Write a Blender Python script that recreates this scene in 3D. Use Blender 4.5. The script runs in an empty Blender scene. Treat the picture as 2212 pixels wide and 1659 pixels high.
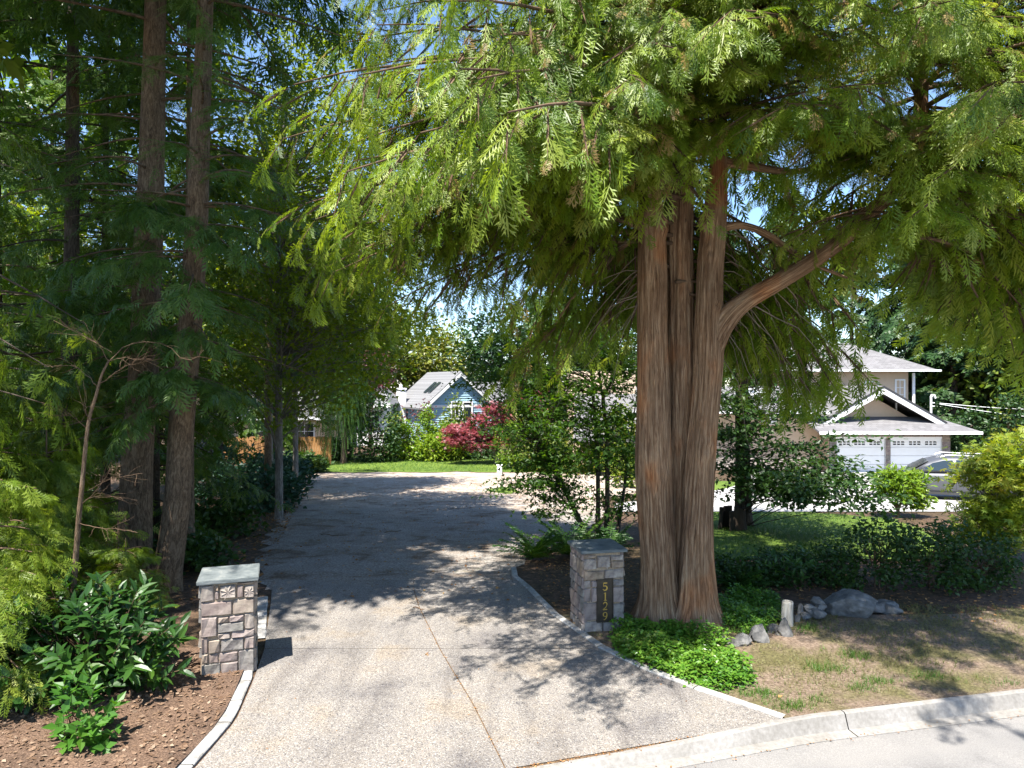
import bpy, bmesh, math, random
import numpy as np
from mathutils import Vector, Matrix, noise

# ------------------------------------------------------------------ camera, sky, sun, exposure
scene = bpy.context.scene
COL = scene.collection
CZ, FPX = 3.6, 1475.0                      # eye height (m), focal length for a 2212 px wide frame
cam_d = bpy.data.cameras.new('camera'); cam = bpy.data.objects.new('camera', cam_d); COL.objects.link(cam)
cam.location = (0, 0, CZ); cam.rotation_euler = (math.radians(90), 0, 0)
cam_d.sensor_width = 36; cam_d.lens = 24.0; cam_d.clip_start = .05; cam_d.clip_end = 2500
scene.camera = cam
SUNV = Vector((-.225, -.434, 1)).normalized()
world = bpy.data.worlds.new('World'); scene.world = world; world.use_nodes = True
wn = world.node_tree.nodes; wl = world.node_tree.links
sky = wn.new('ShaderNodeTexSky'); sky.sky_type = 'NISHITA'; sky.sun_disc = False
sky.sun_elevation = math.asin(SUNV.z); sky.sun_rotation = math.atan2(SUNV.x, SUNV.y)
sky.air_density = 1.0; sky.dust_density = .3; sky.ozone_density = 5.0
wl.new(sky.outputs[0], wn['Background'].inputs[0]); wn['Background'].inputs[1].default_value = .10
sun_d = bpy.data.lights.new('sun', 'SUN'); sun = bpy.data.objects.new('sun', sun_d); COL.objects.link(sun)
sun_d.energy = 5.0; sun_d.angle = math.radians(.53); sun_d.color = (1, .955, .88)
sun.rotation_euler = SUNV.to_track_quat('Z', 'Y').to_euler()
vs = scene.view_settings; vs.view_transform = 'Standard'; vs.look = 'None'; vs.gamma = 1.0
vs.exposure = 1.7
scene.cycles.max_bounces = 8; scene.cycles.diffuse_bounces = 4; scene.cycles.transmission_bounces = 4
scene.cycles.transparent_max_bounces = 6

rng = np.random.default_rng(11)
rnd = random.Random(5)

# ------------------------------------------------------------------ terrain and pixel helpers
def gz(y):                                  # ground height: level by the street, sloping down behind
    return 0.0 if y <= 12 else (-1.5 * (y - 12) / 28 if y < 40 else -1.5)
def W(px, py, d):                           # a point seen at (px,py) of the 2212x1659 frame, d metres away
    return Vector(((px - 1106) / FPX * d, d, CZ - (py - 829.5) / FPX * d))
def G(px, py):                              # the ground point seen there
    k = (py - 829.5) / FPX
    d = CZ / k
    if d > 12:
        d = (CZ - 1.5 * 12 / 28) / (k - 1.5 / 28)
        if d > 40 or d < 0: d = (CZ + 1.5) / k
    return Vector(((px - 1106) / FPX * d, d, gz(d)))
def kerb_y(x):                              # back edge of the street kerb
    return 6.43 + .305 * (x - .28) if x < 3 else 7.26 + .22 * (x - 3)

# ------------------------------------------------------------------ object helpers
def obj(name, me, m=None, parent=None, loc=None):
    o = bpy.data.objects.new(name, me); COL.objects.link(o)
    if m is not None and len(me.materials) == 0: me.materials.append(m)
    if parent is not None: o.parent = parent
    if loc is not None: o.location = loc
    return o
def tag(o, label=None, cat=None, group=None, kind=None):
    if label: o['label'] = label
    if cat: o['category'] = cat
    if group: o['group'] = group
    if kind: o['kind'] = kind
    return o
def thing(name, loc, label, cat, group=None, rz=0):
    o = bpy.data.objects.new(name, None); COL.objects.link(o)
    o.empty_display_size = .2; o.location = loc; o.rotation_euler = (0, 0, rz)
    return tag(o, label, cat, group)
def copy_thing(root, loc, label, rz=0, sc=1.0):
    kids = [o for o in root.children]
    r = root.copy(); COL.objects.link(r); r.location = loc; r.rotation_euler = (0, 0, rz)
    r.scale = (sc, sc, sc) if not hasattr(sc, '__len__') else sc
    r['label'] = label
    for k in kids:
        c = k.copy(); COL.objects.link(c); c.parent = r
        for g in k.children:
            d = g.copy(); COL.objects.link(d); d.parent = c
    return r
def np_mesh(name, V, T, var=None, smooth=False):
    V = np.ascontiguousarray(V, np.float32); T = np.ascontiguousarray(T, np.int32)
    me = bpy.data.meshes.new(name)
    me.vertices.add(len(V)); me.vertices.foreach_set('co', V.ravel())
    k = T.shape[1]
    me.loops.add(T.size); me.loops.foreach_set('vertex_index', T.ravel())
    me.polygons.add(len(T)); me.polygons.foreach_set('loop_start', np.arange(0, T.size, k, dtype=np.int32))
    if smooth: me.polygons.foreach_set('use_smooth', np.ones(len(T), bool))
    me.update(calc_edges=True)
    if var is not None:
        a = me.attributes.new('var', 'FLOAT', 'POINT'); a.data.foreach_set('value', np.ascontiguousarray(var, np.float32))
    return me
class MB:
    """collects boxes, prisms and tubes into one mesh"""
    def __init__(s): s.v = []; s.f = []; s.uv = {}
    def add(s, vs, fs):
        n = len(s.v); s.v += [tuple(v) for v in vs]; s.f += [tuple(i + n for i in f) for f in fs]; return s
    def box(s, x0, x1, y0, y1, z0, z1):
        return s.add([(x0,y0,z0),(x1,y0,z0),(x1,y1,z0),(x0,y1,z0),(x0,y0,z1),(x1,y0,z1),(x1,y1,z1),(x0,y1,z1)],
                     [(3,2,1,0),(4,5,6,7),(0,1,5,4),(1,2,6,5),(2,3,7,6),(3,0,4,7)])
    def prism(s, poly, a0, a1, axis='y'):   # polygon in the other two axes, extruded along axis
        n = len(poly)
        def p(q, a): return {'y': (q[0], a, q[1]), 'x': (a, q[0], q[1]), 'z': (q[0], q[1], a)}[axis]
        vs = [p(q, a0) for q in poly] + [p(q, a1) for q in poly]
        fs = [tuple(range(n)), tuple(range(2 * n - 1, n - 1, -1))] + [(i, i + n, (i + 1) % n + n, (i + 1) % n) for i in range(n)]
        return s.add(vs, fs)
    def tube(s, P, R, ns=8, cap=True):
        P = [Vector(p) for p in P]; n = len(P); vs = []; fs = []
        up = Vector((0, 0, 1)) if abs((P[-1] - P[0]).normalized().z) < .9 else Vector((1, 0, 0))
        for i, p in enumerate(P):
            t = (P[min(i + 1, n - 1)] - P[max(i - 1, 0)]).normalized()
            a = t.cross(up).normalized(); b = t.cross(a)
            r = R[i] if hasattr(R, '__len__') else R
            for k in range(ns):
                th = 2 * math.pi * k / ns
                vs.append(p + a * (r * math.cos(th)) + b * (r * math.sin(th)))
        for i in range(n - 1):
            for k in range(ns):
                k2 = (k + 1) % ns
                fs.append((i * ns + k, i * ns + k2, (i + 1) * ns + k2, (i + 1) * ns + k))
        if cap: fs += [tuple(range(ns - 1, -1, -1)), tuple((n - 1) * ns + k for k in range(ns))]
        return s.add(vs, fs)
    def mesh(s, name, smooth=False, bev=0):
        me = bpy.data.meshes.new(name); me.from_pydata(s.v, [], s.f)
        bm = bmesh.new(); bm.from_mesh(me); bmesh.ops.recalc_face_normals(bm, faces=bm.faces)
        if bev: bmesh.ops.bevel(bm, geom=bm.edges[:], offset=bev, segments=2, affect='EDGES', clamp_overlap=True)
        bm.to_mesh(me); bm.free()
        if smooth:
            me.polygons.foreach_set('use_smooth', np.ones(len(me.polygons), bool))
        me.update(); return me
    def build(s, name, m, parent=None, smooth=False, bev=0, loc=None):
        return obj(name, s.mesh(name, smooth, bev), m, parent, loc)

# ------------------------------------------------------------------ materials
def new_mat(name):
    m = bpy.data.materials.new(name); m.use_nodes = True
    return m, m.node_tree.nodes, m.node_tree.links, m.node_tree.nodes['Principled BSDF']
def ramp_node(N, stops):
    r = N.new('ShaderNodeValToRGB'); e = r.color_ramp.elements
    while len(e) < len(stops): e.new(.5)
    for i, (p, c) in enumerate(stops):
        e[i].position = p; e[i].color = (*c, 1)
    return r
def mapping(N, L, coord, scale):
    tc = N.new('ShaderNodeTexCoord'); mp = N.new('ShaderNodeMapping')
    L.new(tc.outputs[coord], mp.inputs[0]); mp.inputs['Scale'].default_value = scale
    return mp
def noisy(name, stops, nscale=4, detail=6, scale=(1,1,1), coord='Object', rough=.85, bump=.3, bscale=None, bdist=.02, spec=.3, distort=0, rrough=.6, stops2=None, n2=.4):
    m, N, L, B = new_mat(name)
    mp = mapping(N, L, coord, scale)
    n = N.new('ShaderNodeTexNoise'); n.inputs['Scale'].default_value = nscale; n.inputs['Detail'].default_value = detail
    n.inputs['Roughness'].default_value = rrough; n.inputs['Distortion'].default_value = distort
    L.new(mp.outputs[0], n.inputs['Vector'])
    r = ramp_node(N, stops); L.new(n.outputs[0], r.inputs[0]); out = r.outputs[0]
    if stops2:
        nn = N.new('ShaderNodeTexNoise'); nn.inputs['Scale'].default_value = n2; nn.inputs['Detail'].default_value = 5
        L.new(mp.outputs[0], nn.inputs['Vector']); r2 = ramp_node(N, stops2); L.new(nn.outputs[0], r2.inputs[0])
        mx = N.new('ShaderNodeMix'); mx.data_type = 'RGBA'; mx.blend_type = 'MULTIPLY'; mx.inputs[0].default_value = 1
        L.new(out, mx.inputs[6]); L.new(r2.outputs[0], mx.inputs[7]); out = mx.outputs[2]
    L.new(out, B.inputs['Base Color'])
    B.inputs['Roughness'].default_value = rough; B.inputs['Specular IOR Level'].default_value = spec
    if bump:
        b = N.new('ShaderNodeBump'); b.inputs['Strength'].default_value = bump; b.inputs['Distance'].default_value = bdist
        if bscale:
            n3 = N.new('ShaderNodeTexNoise'); n3.inputs['Scale'].default_value = bscale; n3.inputs['Detail'].default_value = 4
            L.new(mp.outputs[0], n3.inputs['Vector']); L.new(n3.outputs[0], b.inputs['Height'])
        else: L.new(n.outputs[0], b.inputs['Height'])
        L.new(b.outputs[0], B.inputs['Normal'])
    return m
def flat(name, c, rough=.5, metal=0, spec=.5, var=.12, nscale=3):
    c = Vector(c)
    return noisy(name, [(.3, tuple(c * (1 - var))), (.7, tuple(c * (1 + var * .5)))], nscale, 4, rough=rough, bump=0, spec=spec) if not metal else _metal(name, c, rough, metal)
def _metal(name, c, rough, metal):
    m, N, L, B = new_mat(name); B.inputs['Base Color'].default_value = (*c, 1)
    B.inputs['Roughness'].default_value = rough; B.inputs['Metallic'].default_value = metal
    n = N.new('ShaderNodeTexNoise'); n.inputs['Scale'].default_value = 30
    mr = N.new('ShaderNodeMapRange'); mr.inputs[3].default_value = rough * .8; mr.inputs[4].default_value = min(1, rough * 1.3)
    L.new(n.outputs[0], mr.inputs[0]); L.new(mr.outputs[0], B.inputs['Roughness']); return m
def leafy(name, cols, trans=.35, tcol=None, rough=.45, spec=.35, big=.6, hue=.0):
    """leaf colours picked leaf by leaf (attribute var) and drifting slowly through the crown"""
    m, N, L, B = new_mat(name)
    at = N.new('ShaderNodeAttribute'); at.attribute_name = 'var'
    tc = N.new('ShaderNodeTexCoord')
    n = N.new('ShaderNodeTexNoise'); n.inputs['Scale'].default_value = big; n.inputs['Detail'].default_value = 3
    L.new(tc.outputs['Object'], n.inputs['Vector'])
    mm = N.new('ShaderNodeMath'); mm.operation = 'MULTIPLY_ADD'; mm.inputs[1].default_value = .55
    sb = N.new('ShaderNodeMath'); sb.operation = 'MULTIPLY_ADD'; sb.inputs[1].default_value = .9; sb.inputs[2].default_value = -.22
    oi = N.new('ShaderNodeObjectInfo'); of = N.new('ShaderNodeMath'); of.operation = 'MULTIPLY_ADD'; of.inputs[1].default_value = .22; of.inputs[2].default_value = -.11
    L.new(oi.outputs['Random'], of.inputs[0]); o2 = N.new('ShaderNodeMath'); o2.operation = 'ADD'; L.new(of.outputs[0], o2.inputs[0])
    L.new(at.outputs['Fac'], mm.inputs[0]); L.new(n.outputs[0], sb.inputs[0]); L.new(sb.outputs[0], o2.inputs[1]); L.new(o2.outputs[0], mm.inputs[2])
    r = ramp_node(N, [(i / (len(cols) - 1), c) for i, c in enumerate(cols)]); L.new(mm.outputs[0], r.inputs[0])
    L.new(r.outputs[0], B.inputs['Base Color']); B.inputs['Roughness'].default_value = rough
    B.inputs['Specular IOR Level'].default_value = spec
    tr = N.new('ShaderNodeBsdfTranslucent')
    mc = N.new('ShaderNodeMix'); mc.data_type = 'RGBA'; mc.blend_type = 'MULTIPLY'; mc.inputs[0].default_value = 1
    L.new(r.outputs[0], mc.inputs[6]); mc.inputs[7].default_value = (*(tcol or (1.9, 1.7, .6)), 1)
    L.new(mc.outputs[2], tr.inputs[0])
    ms = N.new('ShaderNodeMixShader'); ms.inputs[0].default_value = trans
    L.new(B.outputs[0], ms.inputs[1]); L.new(tr.outputs[0], ms.inputs[2])
    L.new(ms.outputs[0], N['Material Output'].inputs[0])
    return m
def bark(name, dark, mid, light, su=9, sv=.8, bump=.6, dist=.03, tint=None):
    """fibrous bark running along the stem (uv in metres)"""
    m, N, L, B = new_mat(name)
    mp = mapping(N, L, 'UV', (su, sv, 1))
    n = N.new('ShaderNodeTexNoise'); n.inputs['Scale'].default_value = 1.6; n.inputs['Detail'].default_value = 9; n.inputs['Roughness'].default_value = .68; n.inputs['Distortion'].default_value = 1.1
    L.new(mp.outputs[0], n.inputs['Vector'])
    r = ramp_node(N, [(.3, dark), (.48, mid), (.68, light)]); L.new(n.outputs[0], r.inputs[0])
    mp2 = mapping(N, L, 'Object', (1, 1, .5)); n2 = N.new('ShaderNodeTexNoise'); n2.inputs['Scale'].default_value = 1.7; n2.inputs['Detail'].default_value = 4
    L.new(mp2.outputs[0], n2.inputs['Vector'])
    r2 = ramp_node(N, [(.35, (.72, .74, .78)), (.55, (1, 1, 1)), (.72, tint or (1.25, .95, .7))]); L.new(n2.outputs[0], r2.inputs[0])
    mx = N.new('ShaderNodeMix'); mx.data_type = 'RGBA'; mx.blend_type = 'MULTIPLY'; mx.inputs[0].default_value = 1
    L.new(r.outputs[0], mx.inputs[6]); L.new(r2.outputs[0], mx.inputs[7]); L.new(mx.outputs[2], B.inputs['Base Color'])
    B.inputs['Roughness'].default_value = .92; B.inputs['Specular IOR Level'].default_value = .15
    n4 = N.new('ShaderNodeTexNoise'); n4.inputs['Scale'].default_value = 5.5; n4.inputs['Detail'].default_value = 7; n4.inputs['Roughness'].default_value = .75; n4.inputs['Distortion'].default_value = .7
    L.new(mp.outputs[0], n4.inputs['Vector']); r4 = ramp_node(N, [(.34, (.42, .40, .38)), (.48, (.95, .95, .95)), (.68, (1.3, 1.27, 1.22))]); L.new(n4.outputs[0], r4.inputs[0])
    m4 = N.new('ShaderNodeMix'); m4.data_type = 'RGBA'; m4.blend_type = 'MULTIPLY'; m4.inputs[0].default_value = .9
    L.new(mx.outputs[2], m4.inputs[6]); L.new(r4.outputs[0], m4.inputs[7]); L.new(m4.outputs[2], B.inputs['Base Color'])
    ad = N.new('ShaderNodeMath'); ad.operation = 'MULTIPLY_ADD'; ad.inputs[1].default_value = .6; L.new(n4.outputs[0], ad.inputs[0]); L.new(n.outputs[0], ad.inputs[2])
    b = N.new('ShaderNodeBump'); b.inputs['Strength'].default_value = bump; b.inputs['Distance'].default_value = dist
    L.new(ad.outputs[0], b.inputs['Height']); L.new(b.outputs[0], B.inputs['Normal'])
    return m
def aggregate(name):
    """exposed aggregate concrete: pebbles of several colours in a sandy matrix, faint stains"""
    m, N, L, B = new_mat(name)
    mp = mapping(N, L, 'Object', (1, 1, 1))
    v = N.new('ShaderNodeTexVoronoi'); v.inputs['Scale'].default_value = 85; L.new(mp.outputs[0], v.inputs['Vector'])
    sp = N.new('ShaderNodeSeparateColor'); L.new(v.outputs['Color'], sp.inputs[0])
    r = ramp_node(N, [(0, (.08, .08, .085)), (.12, (.16, .15, .15)), (.28, (.19, .178, .165)), (.55, (.225, .208, .188)), (.8, (.205, .198, .194)), (.93, (.31, .297, .28))])
    L.new(sp.outputs[0], r.inputs[0])
    rd = ramp_node(N, [(0, (1, 1, 1)), (.42, (1, 1, 1)), (.7, (.62, .59, .55))]); L.new(v.outputs['Distance'], rd.inputs[0])
    mx = N.new('ShaderNodeMix'); mx.data_type = 'RGBA'; mx.blend_type = 'MULTIPLY'; mx.inputs[0].default_value = .8
    L.new(r.outputs[0], mx.inputs[6]); L.new(rd.outputs[0], mx.inputs[7])
    n = N.new('ShaderNodeTexNoise'); n.inputs['Scale'].default_value = .9; n.inputs['Detail'].default_value = 7; n.inputs['Roughness'].default_value = .62
    L.new(mp.outputs[0], n.inputs['Vector'])
    r2 = ramp_node(N, [(.30, (.62, .61, .63)), (.44, (.92, .90, .88)), (.54, (1.04, 1.01, .97)), (.64, (1.04, .95, .83)), (.78, (.80, .74, .68))]); L.new(n.outputs[0], r2.inputs[0])
    m2 = N.new('ShaderNodeMix'); m2.data_type = 'RGBA'; m2.blend_type = 'MULTIPLY'; m2.inputs[0].default_value = 1
    L.new(mx.outputs[2], m2.inputs[6]); L.new(r2.outputs[0], m2.inputs[7]); L.new(m2.outputs[2], B.inputs['Base Color'])
    mt = mapping(N, L, 'Object', (1.5, .16, 1)); nt_ = N.new('ShaderNodeTexNoise'); nt_.inputs['Scale'].default_value = 1.6; nt_.inputs['Detail'].default_value = 5; L.new(mt.outputs[0], nt_.inputs['Vector'])
    rt = ramp_node(N, [(.36, (.74, .73, .73)), (.5, (1, 1, 1)), (.66, (1.06, 1.05, 1.03))]); L.new(nt_.outputs[0], rt.inputs[0])
    m3 = N.new('ShaderNodeMix'); m3.data_type = 'RGBA'; m3.blend_type = 'MULTIPLY'; m3.inputs[0].default_value = .8
    L.new(m2.outputs[2], m3.inputs[6]); L.new(rt.outputs[0], m3.inputs[7]); L.new(m3.outputs[2], B.inputs['Base Color'])
    B.inputs['Roughness'].default_value = .85; B.inputs['Specular IOR Level'].default_value = .25
    b = N.new('ShaderNodeBump'); b.inputs['Strength'].default_value = .5; b.inputs['Distance'].default_value = .008; b.invert = True
    L.new(v.outputs['Distance'], b.inputs['Height']); L.new(b.outputs[0], B.inputs['Normal'])
    return m
def shingle(name, c):
    m, N, L, B = new_mat(name)
    mp = mapping(N, L, 'Object', (1, 1, 1))
    br = N.new('ShaderNodeTexBrick'); br.inputs['Scale'].default_value = 1; br.inputs['Brick Width'].default_value = .34; br.inputs['Row Height'].default_value = .16
    br.inputs['Mortar Size'].default_value = .008
    c = Vector(c); br.inputs[1].default_value = (*(c * .85), 1); br.inputs[2].default_value = (*(c * 1.15), 1); br.inputs[3].default_value = (*(c * .55), 1)
    cx = N.new('ShaderNodeCombineXYZ'); sx = N.new('ShaderNodeSeparateXYZ'); L.new(mp.outputs[0], sx.inputs[0])
    ad = N.new('ShaderNodeMath'); ad.operation = 'MULTIPLY_ADD'; ad.inputs[1].default_value = 1.9; L.new(sx.outputs[2], ad.inputs[0]); ad.inputs[2].default_value = 0
    L.new(sx.outputs[0], cx.inputs[0]); L.new(ad.outputs[0], cx.inputs[1]); L.new(cx.outputs[0], br.inputs['Vector'])
    L.new(br.outputs[0], B.inputs['Base Color']); B.inputs['Roughness'].default_value = .9; B.inputs['Specular IOR Level'].default_value = .2
    b = N.new('ShaderNodeBump'); b.inputs['Strength'].default_value = .4; b.inputs['Distance'].default_value = .01; b.invert = True
    L.new(br.outputs['Fac'], b.inputs['Height']); L.new(b.outputs[0], B.inputs['Normal']); return m

M = {}
M['cedar'] = leafy('cedar_leaf', [(.035,.08,.006), (.105,.17,.013), (.20,.265,.028), (.30,.31,.08)], .38, (1.75,1.7,.5))
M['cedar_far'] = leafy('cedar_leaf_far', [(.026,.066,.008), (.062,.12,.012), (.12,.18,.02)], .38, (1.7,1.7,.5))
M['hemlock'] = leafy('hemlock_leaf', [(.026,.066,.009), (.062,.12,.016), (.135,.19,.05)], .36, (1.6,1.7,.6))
M['maple'] = leafy('maple_leaf', [(.018,.055,.007), (.042,.098,.010), (.085,.145,.014)], .5, (2.2,1.9,.4))
M['alder'] = leafy('alder_leaf', [(.055,.105,.010), (.12,.18,.014), (.21,.25,.02)], .52, (2.1,1.8,.3))
M['lime'] = leafy('lime_leaf', [(.06,.13,.012), (.13,.21,.018), (.22,.27,.026), (.28,.23,.03)], .42, (1.5,1.4,.4), big=1.2)
M['redmaple'] = leafy('red_leaf', [(.13,.025,.04), (.24,.06,.075), (.36,.12,.125)], .35, (1.6,1,.9))
M['plum'] = leafy('plum_leaf', [(.05,.015,.02), (.10,.03,.035), (.18,.07,.06)], .3, (1.6,1,.9))
M['laurel'] = leafy('laurel_leaf', [(.010,.036,.008), (.026,.078,.011), (.075,.14,.016)], .28, (1.9,1.9,.4), rough=.4, spec=.4)
M['rhodo'] = leafy('rhododendron_leaf', [(.07,.15,.012), (.15,.24,.02), (.26,.30,.035)], .38, (1.6,1.5,.4), rough=.35)
M['azalea'] = leafy('azalea_leaf', [(.012,.037,.009), (.027,.066,.011), (.065,.11,.018)], .3, (1.7,1.6,.5))
M['blueshrub'] = leafy('blue_shrub_leaf', [(.016,.045,.030), (.03,.075,.045), (.06,.11,.05)], .25, (1.4,1.7,.7))
M['vinca'] = leafy('vinca_leaf', [(.025,.085,.010), (.055,.15,.016), (.12,.23,.025), (.22,.22,.06)], .3, (1.7,1.7,.4), rough=.35)
M['hydrangea'] = leafy('hydrangea_leaf', [(.025,.09,.012), (.05,.14,.016), (.09,.18,.02)], .35, (1.7,1.7,.4))
M['fern'] = leafy('fern_leaf', [(.014,.05,.012), (.03,.08,.014), (.10,.17,.02)], .3, (1.8,1.7,.4))
M['willow'] = leafy('willow_leaf', [(.02,.06,.014), (.045,.10,.02), (.08,.14,.03)], .35, (1.7,1.7,.5))
M['bgleaf'] = leafy('far_leaf', [(.04,.085,.014), (.09,.14,.02), (.17,.2,.03), (.24,.2,.05)], .35, (1.6,1.5,.4), big=.35)
M['bgdark'] = leafy('far_dark_leaf', [(.014,.04,.014), (.03,.07,.018), (.06,.11,.025)], .25, (1.6,1.6,.5), big=.35)
M['grass'] = leafy('grass_blade', [(.03,.09,.010), (.06,.14,.016), (.12,.19,.03)], .35, (1.6,1.5,.4), big=.5)
M['drygrass'] = leafy('dry_grass_blade', [(.07,.11,.025), (.15,.15,.05), (.26,.22,.11)], .3, (1.3,1.2,.6), big=.8)
M['palm'] = leafy('palm_leaf', [(.10,.14,.02), (.22,.22,.04), (.34,.27,.09)], .3, (1.4,1.3,.5))
M['litter'] = leafy('litter_bits', [(.10,.045,.018), (.22,.10,.035), (.36,.20,.08), (.12,.12,.05)], .1, (1,1,.6), rough=.8, spec=.2)
M['chip'] = leafy('bark_chips', [(.04,.022,.013), (.11,.066,.04), (.19,.125,.082), (.34,.27,.2)], .05, (1,1,.8), rough=.9, spec=.1)
M['needle'] = leafy('dry_needles', [(.12,.06,.03), (.2,.12,.07), (.1,.08,.06)], .1, (1,1,.8), rough=.9)
M['cedar_bark'] = bark('cedar_bark', (.06,.030,.016), (.26,.15,.085), (.50,.35,.22), 15, .9, 1.0, .035, (1.35,.88,.58))
M['fir_bark'] = bark('fir_bark', (.035,.025,.018), (.155,.105,.066), (.28,.205,.135), 11, 3.2, .9, .03, (1.1,1.0,.9))
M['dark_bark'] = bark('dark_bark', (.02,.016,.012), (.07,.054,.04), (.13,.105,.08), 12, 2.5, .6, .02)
M['grey_bark'] = bark('grey_bark', (.07,.06,.05), (.18,.16,.14), (.32,.3,.27), 14, 2.0, .4, .01, (1,1,1))
M['deadspray'] = leafy('dead_spray', [(.12,.075,.02), (.25,.17,.05), (.36,.27,.10)], .3, (1.3,1.1,.6))
M['twig'] = flat('twig_wood', (.13,.085,.055), .9, spec=.1, var=.5)
M['deadtwig'] = flat('dead_twig_wood', (.19,.15,.115), .9, spec=.1, var=.4)
M['stub'] = flat('heartwood', (.24,.12,.045), .9, spec=.1, var=.4, nscale=14)
M['agg'] = aggregate('exposed_aggregate')
M['joint'] = noisy('joint_debris', [(.35,(.035,.025,.018)),(.5,(.11,.07,.04)),(.7,(.22,.155,.09))], 40, 6, bump=.5)
M['kerb'] = noisy('kerb_concrete', [(.3,(.19,.178,.162)),(.55,(.245,.232,.215)),(.75,(.30,.285,.27))], 22, 8, bump=.35, bscale=160, bdist=.004, stops2=[(.35,(.78,.77,.75)),(.6,(1,1,1))], n2=1.6)
M['edging'] = noisy('edging_concrete', [(.3,(.22,.21,.20)),(.5,(.31,.30,.285)),(.75,(.39,.38,.365))], 12, 8, bump=.5, bscale=70, bdist=.01, stops2=[(.35,(.7,.69,.66)),(.55,(1,1,1))], n2=3)
M['asphalt'] = noisy('worn_asphalt', [(.3,(.135,.13,.125)),(.5,(.18,.174,.168)),(.72,(.245,.236,.228))], 90, 8, bump=.5, bscale=140, bdist=.006, stops2=[(.32,(.66,.65,.65)),(.45,(.92,.91,.9)),(.62,(1.06,1.04,1.01))], n2=1.1)
M['gravel'] = noisy('gravel_drive', [(.28,(.11,.10,.09)),(.48,(.24,.225,.205)),(.7,(.42,.395,.36))], 26, 12, bump=.7, bscale=45, bdist=.02, stops2=[(.36,(.62,.52,.44)),(.5,(.95,.92,.9)),(.66,(1.1,1.1,1.1))], n2=.55)
M['sand'] = noisy('sandy_clearing', [(.3,(.30,.22,.16)),(.5,(.46,.37,.29)),(.7,(.56,.49,.42))], 14, 9, bump=.6, bscale=16, bdist=.03, stops2=[(.33,(.52,.38,.3)),(.5,(.98,.95,.92)),(.66,(1.1,1.1,1.1))], n2=.35)
def drive_surface():
    """gravel that gives way to pale sandy dirt further in, with brown debris and a few green patches"""
    m, N, L, B = new_mat('drive_surface')
    tc = N.new('ShaderNodeTexCoord'); sx = N.new('ShaderNodeSeparateXYZ'); L.new(tc.outputs['Object'], sx.inputs[0])
    def nz(sc, det=10, rg=.62, dist=0):
        n = N.new('ShaderNodeTexNoise'); n.inputs['Scale'].default_value = sc; n.inputs['Detail'].default_value = det; n.inputs['Roughness'].default_value = rg; n.inputs['Distortion'].default_value = dist
        L.new(tc.outputs['Object'], n.inputs['Vector']); return n
    def mix(f, a, b, mode='MIX'):
        x = N.new('ShaderNodeMix'); x.data_type = 'RGBA'; x.blend_type = mode
        if isinstance(f, float): x.inputs[0].default_value = f
        else: L.new(f, x.inputs[0])
        L.new(a, x.inputs[6]); L.new(b, x.inputs[7]); return x.outputs[2]
    g = ramp_node(N, [(.28, (.10, .088, .077)), (.48, (.21, .19, .168)), (.7, (.38, .35, .315))]); n1 = nz(26, 12); L.new(n1.outputs[0], g.inputs[0])
    d = ramp_node(N, [(.3, (.22, .165, .125)), (.5, (.34, .285, .235)), (.7, (.45, .405, .36))]); n2 = nz(12, 10); L.new(n2.outputs[0], d.inputs[0])
    n3 = nz(.45, 6); a = N.new('ShaderNodeMath'); a.operation = 'MULTIPLY_ADD'; a.inputs[1].default_value = 14; L.new(n3.outputs[0], a.inputs[0]); L.new(sx.outputs[1], a.inputs[2])
    mr = N.new('ShaderNodeMapRange'); mr.inputs[1].default_value = 28; mr.inputs[2].default_value = 33; L.new(a.outputs[0], mr.inputs[0])
    c = mix(mr.outputs[0], g.outputs[0], d.outputs[0])
    n4 = nz(1.1, 9, .7, .6); r4 = ramp_node(N, [(.36, (.42, .31, .22)), (.46, (.86, .8, .75)), (.56, (1, 1, 1)), (.7, (1.12, 1.12, 1.12))]); L.new(n4.outputs[0], r4.inputs[0])
    c = mix(.85, c, r4.outputs[0], 'MULTIPLY')
    n5 = nz(.5, 7); r5 = ramp_node(N, [(.66, (0, 0, 0)), (.72, (.55, .55, .55))]); L.new(n5.outputs[0], r5.inputs[0])
    gr = ramp_node(N, [(.4, (.06, .10, .02)), (.6, (.14, .17, .04))]); L.new(n2.outputs[0], gr.inputs[0])
    c = mix(r5.outputs[0], c, gr.outputs[0])
    L.new(c, B.inputs['Base Color']); B.inputs['Roughness'].default_value = .9; B.inputs['Specular IOR Level'].default_value = .2
    b = N.new('ShaderNodeBump'); b.inputs['Strength'].default_value = .7; b.inputs['Distance'].default_value = .03; L.new(n1.outputs[0], b.inputs['Height']); L.new(b.outputs[0], B.inputs['Normal'])
    return m
M['surface'] = drive_surface()
M['soil'] = noisy('forest_soil', [(.3,(.025,.016,.010)),(.5,(.075,.045,.028)),(.72,(.17,.10,.06))], 9, 9, bump=.8, bscale=30, bdist=.04, stops2=[(.35,(.7,.8,.55)),(.55,(1,1,1))], n2=.5)
M['mulch'] = noisy('bark_mulch', [(.28,(.03,.018,.012)),(.46,(.095,.06,.04)),(.62,(.17,.112,.077)),(.8,(.3,.23,.17))], 55, 9, bump=.9, bscale=50, bdist=.03, stops2=[(.35,(.75,.72,.7)),(.6,(1.1,1.05,1))], n2=1.5)
M['verge'] = noisy('dry_verge', [(.3,(.06,.04,.028)),(.5,(.14,.10,.07)),(.72,(.245,.185,.138))], 30, 9, bump=.8, bscale=40, bdist=.03, stops2=[(.4,(.62,.75,.42)),(.56,(1,1,1))], n2=1.3)
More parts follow.
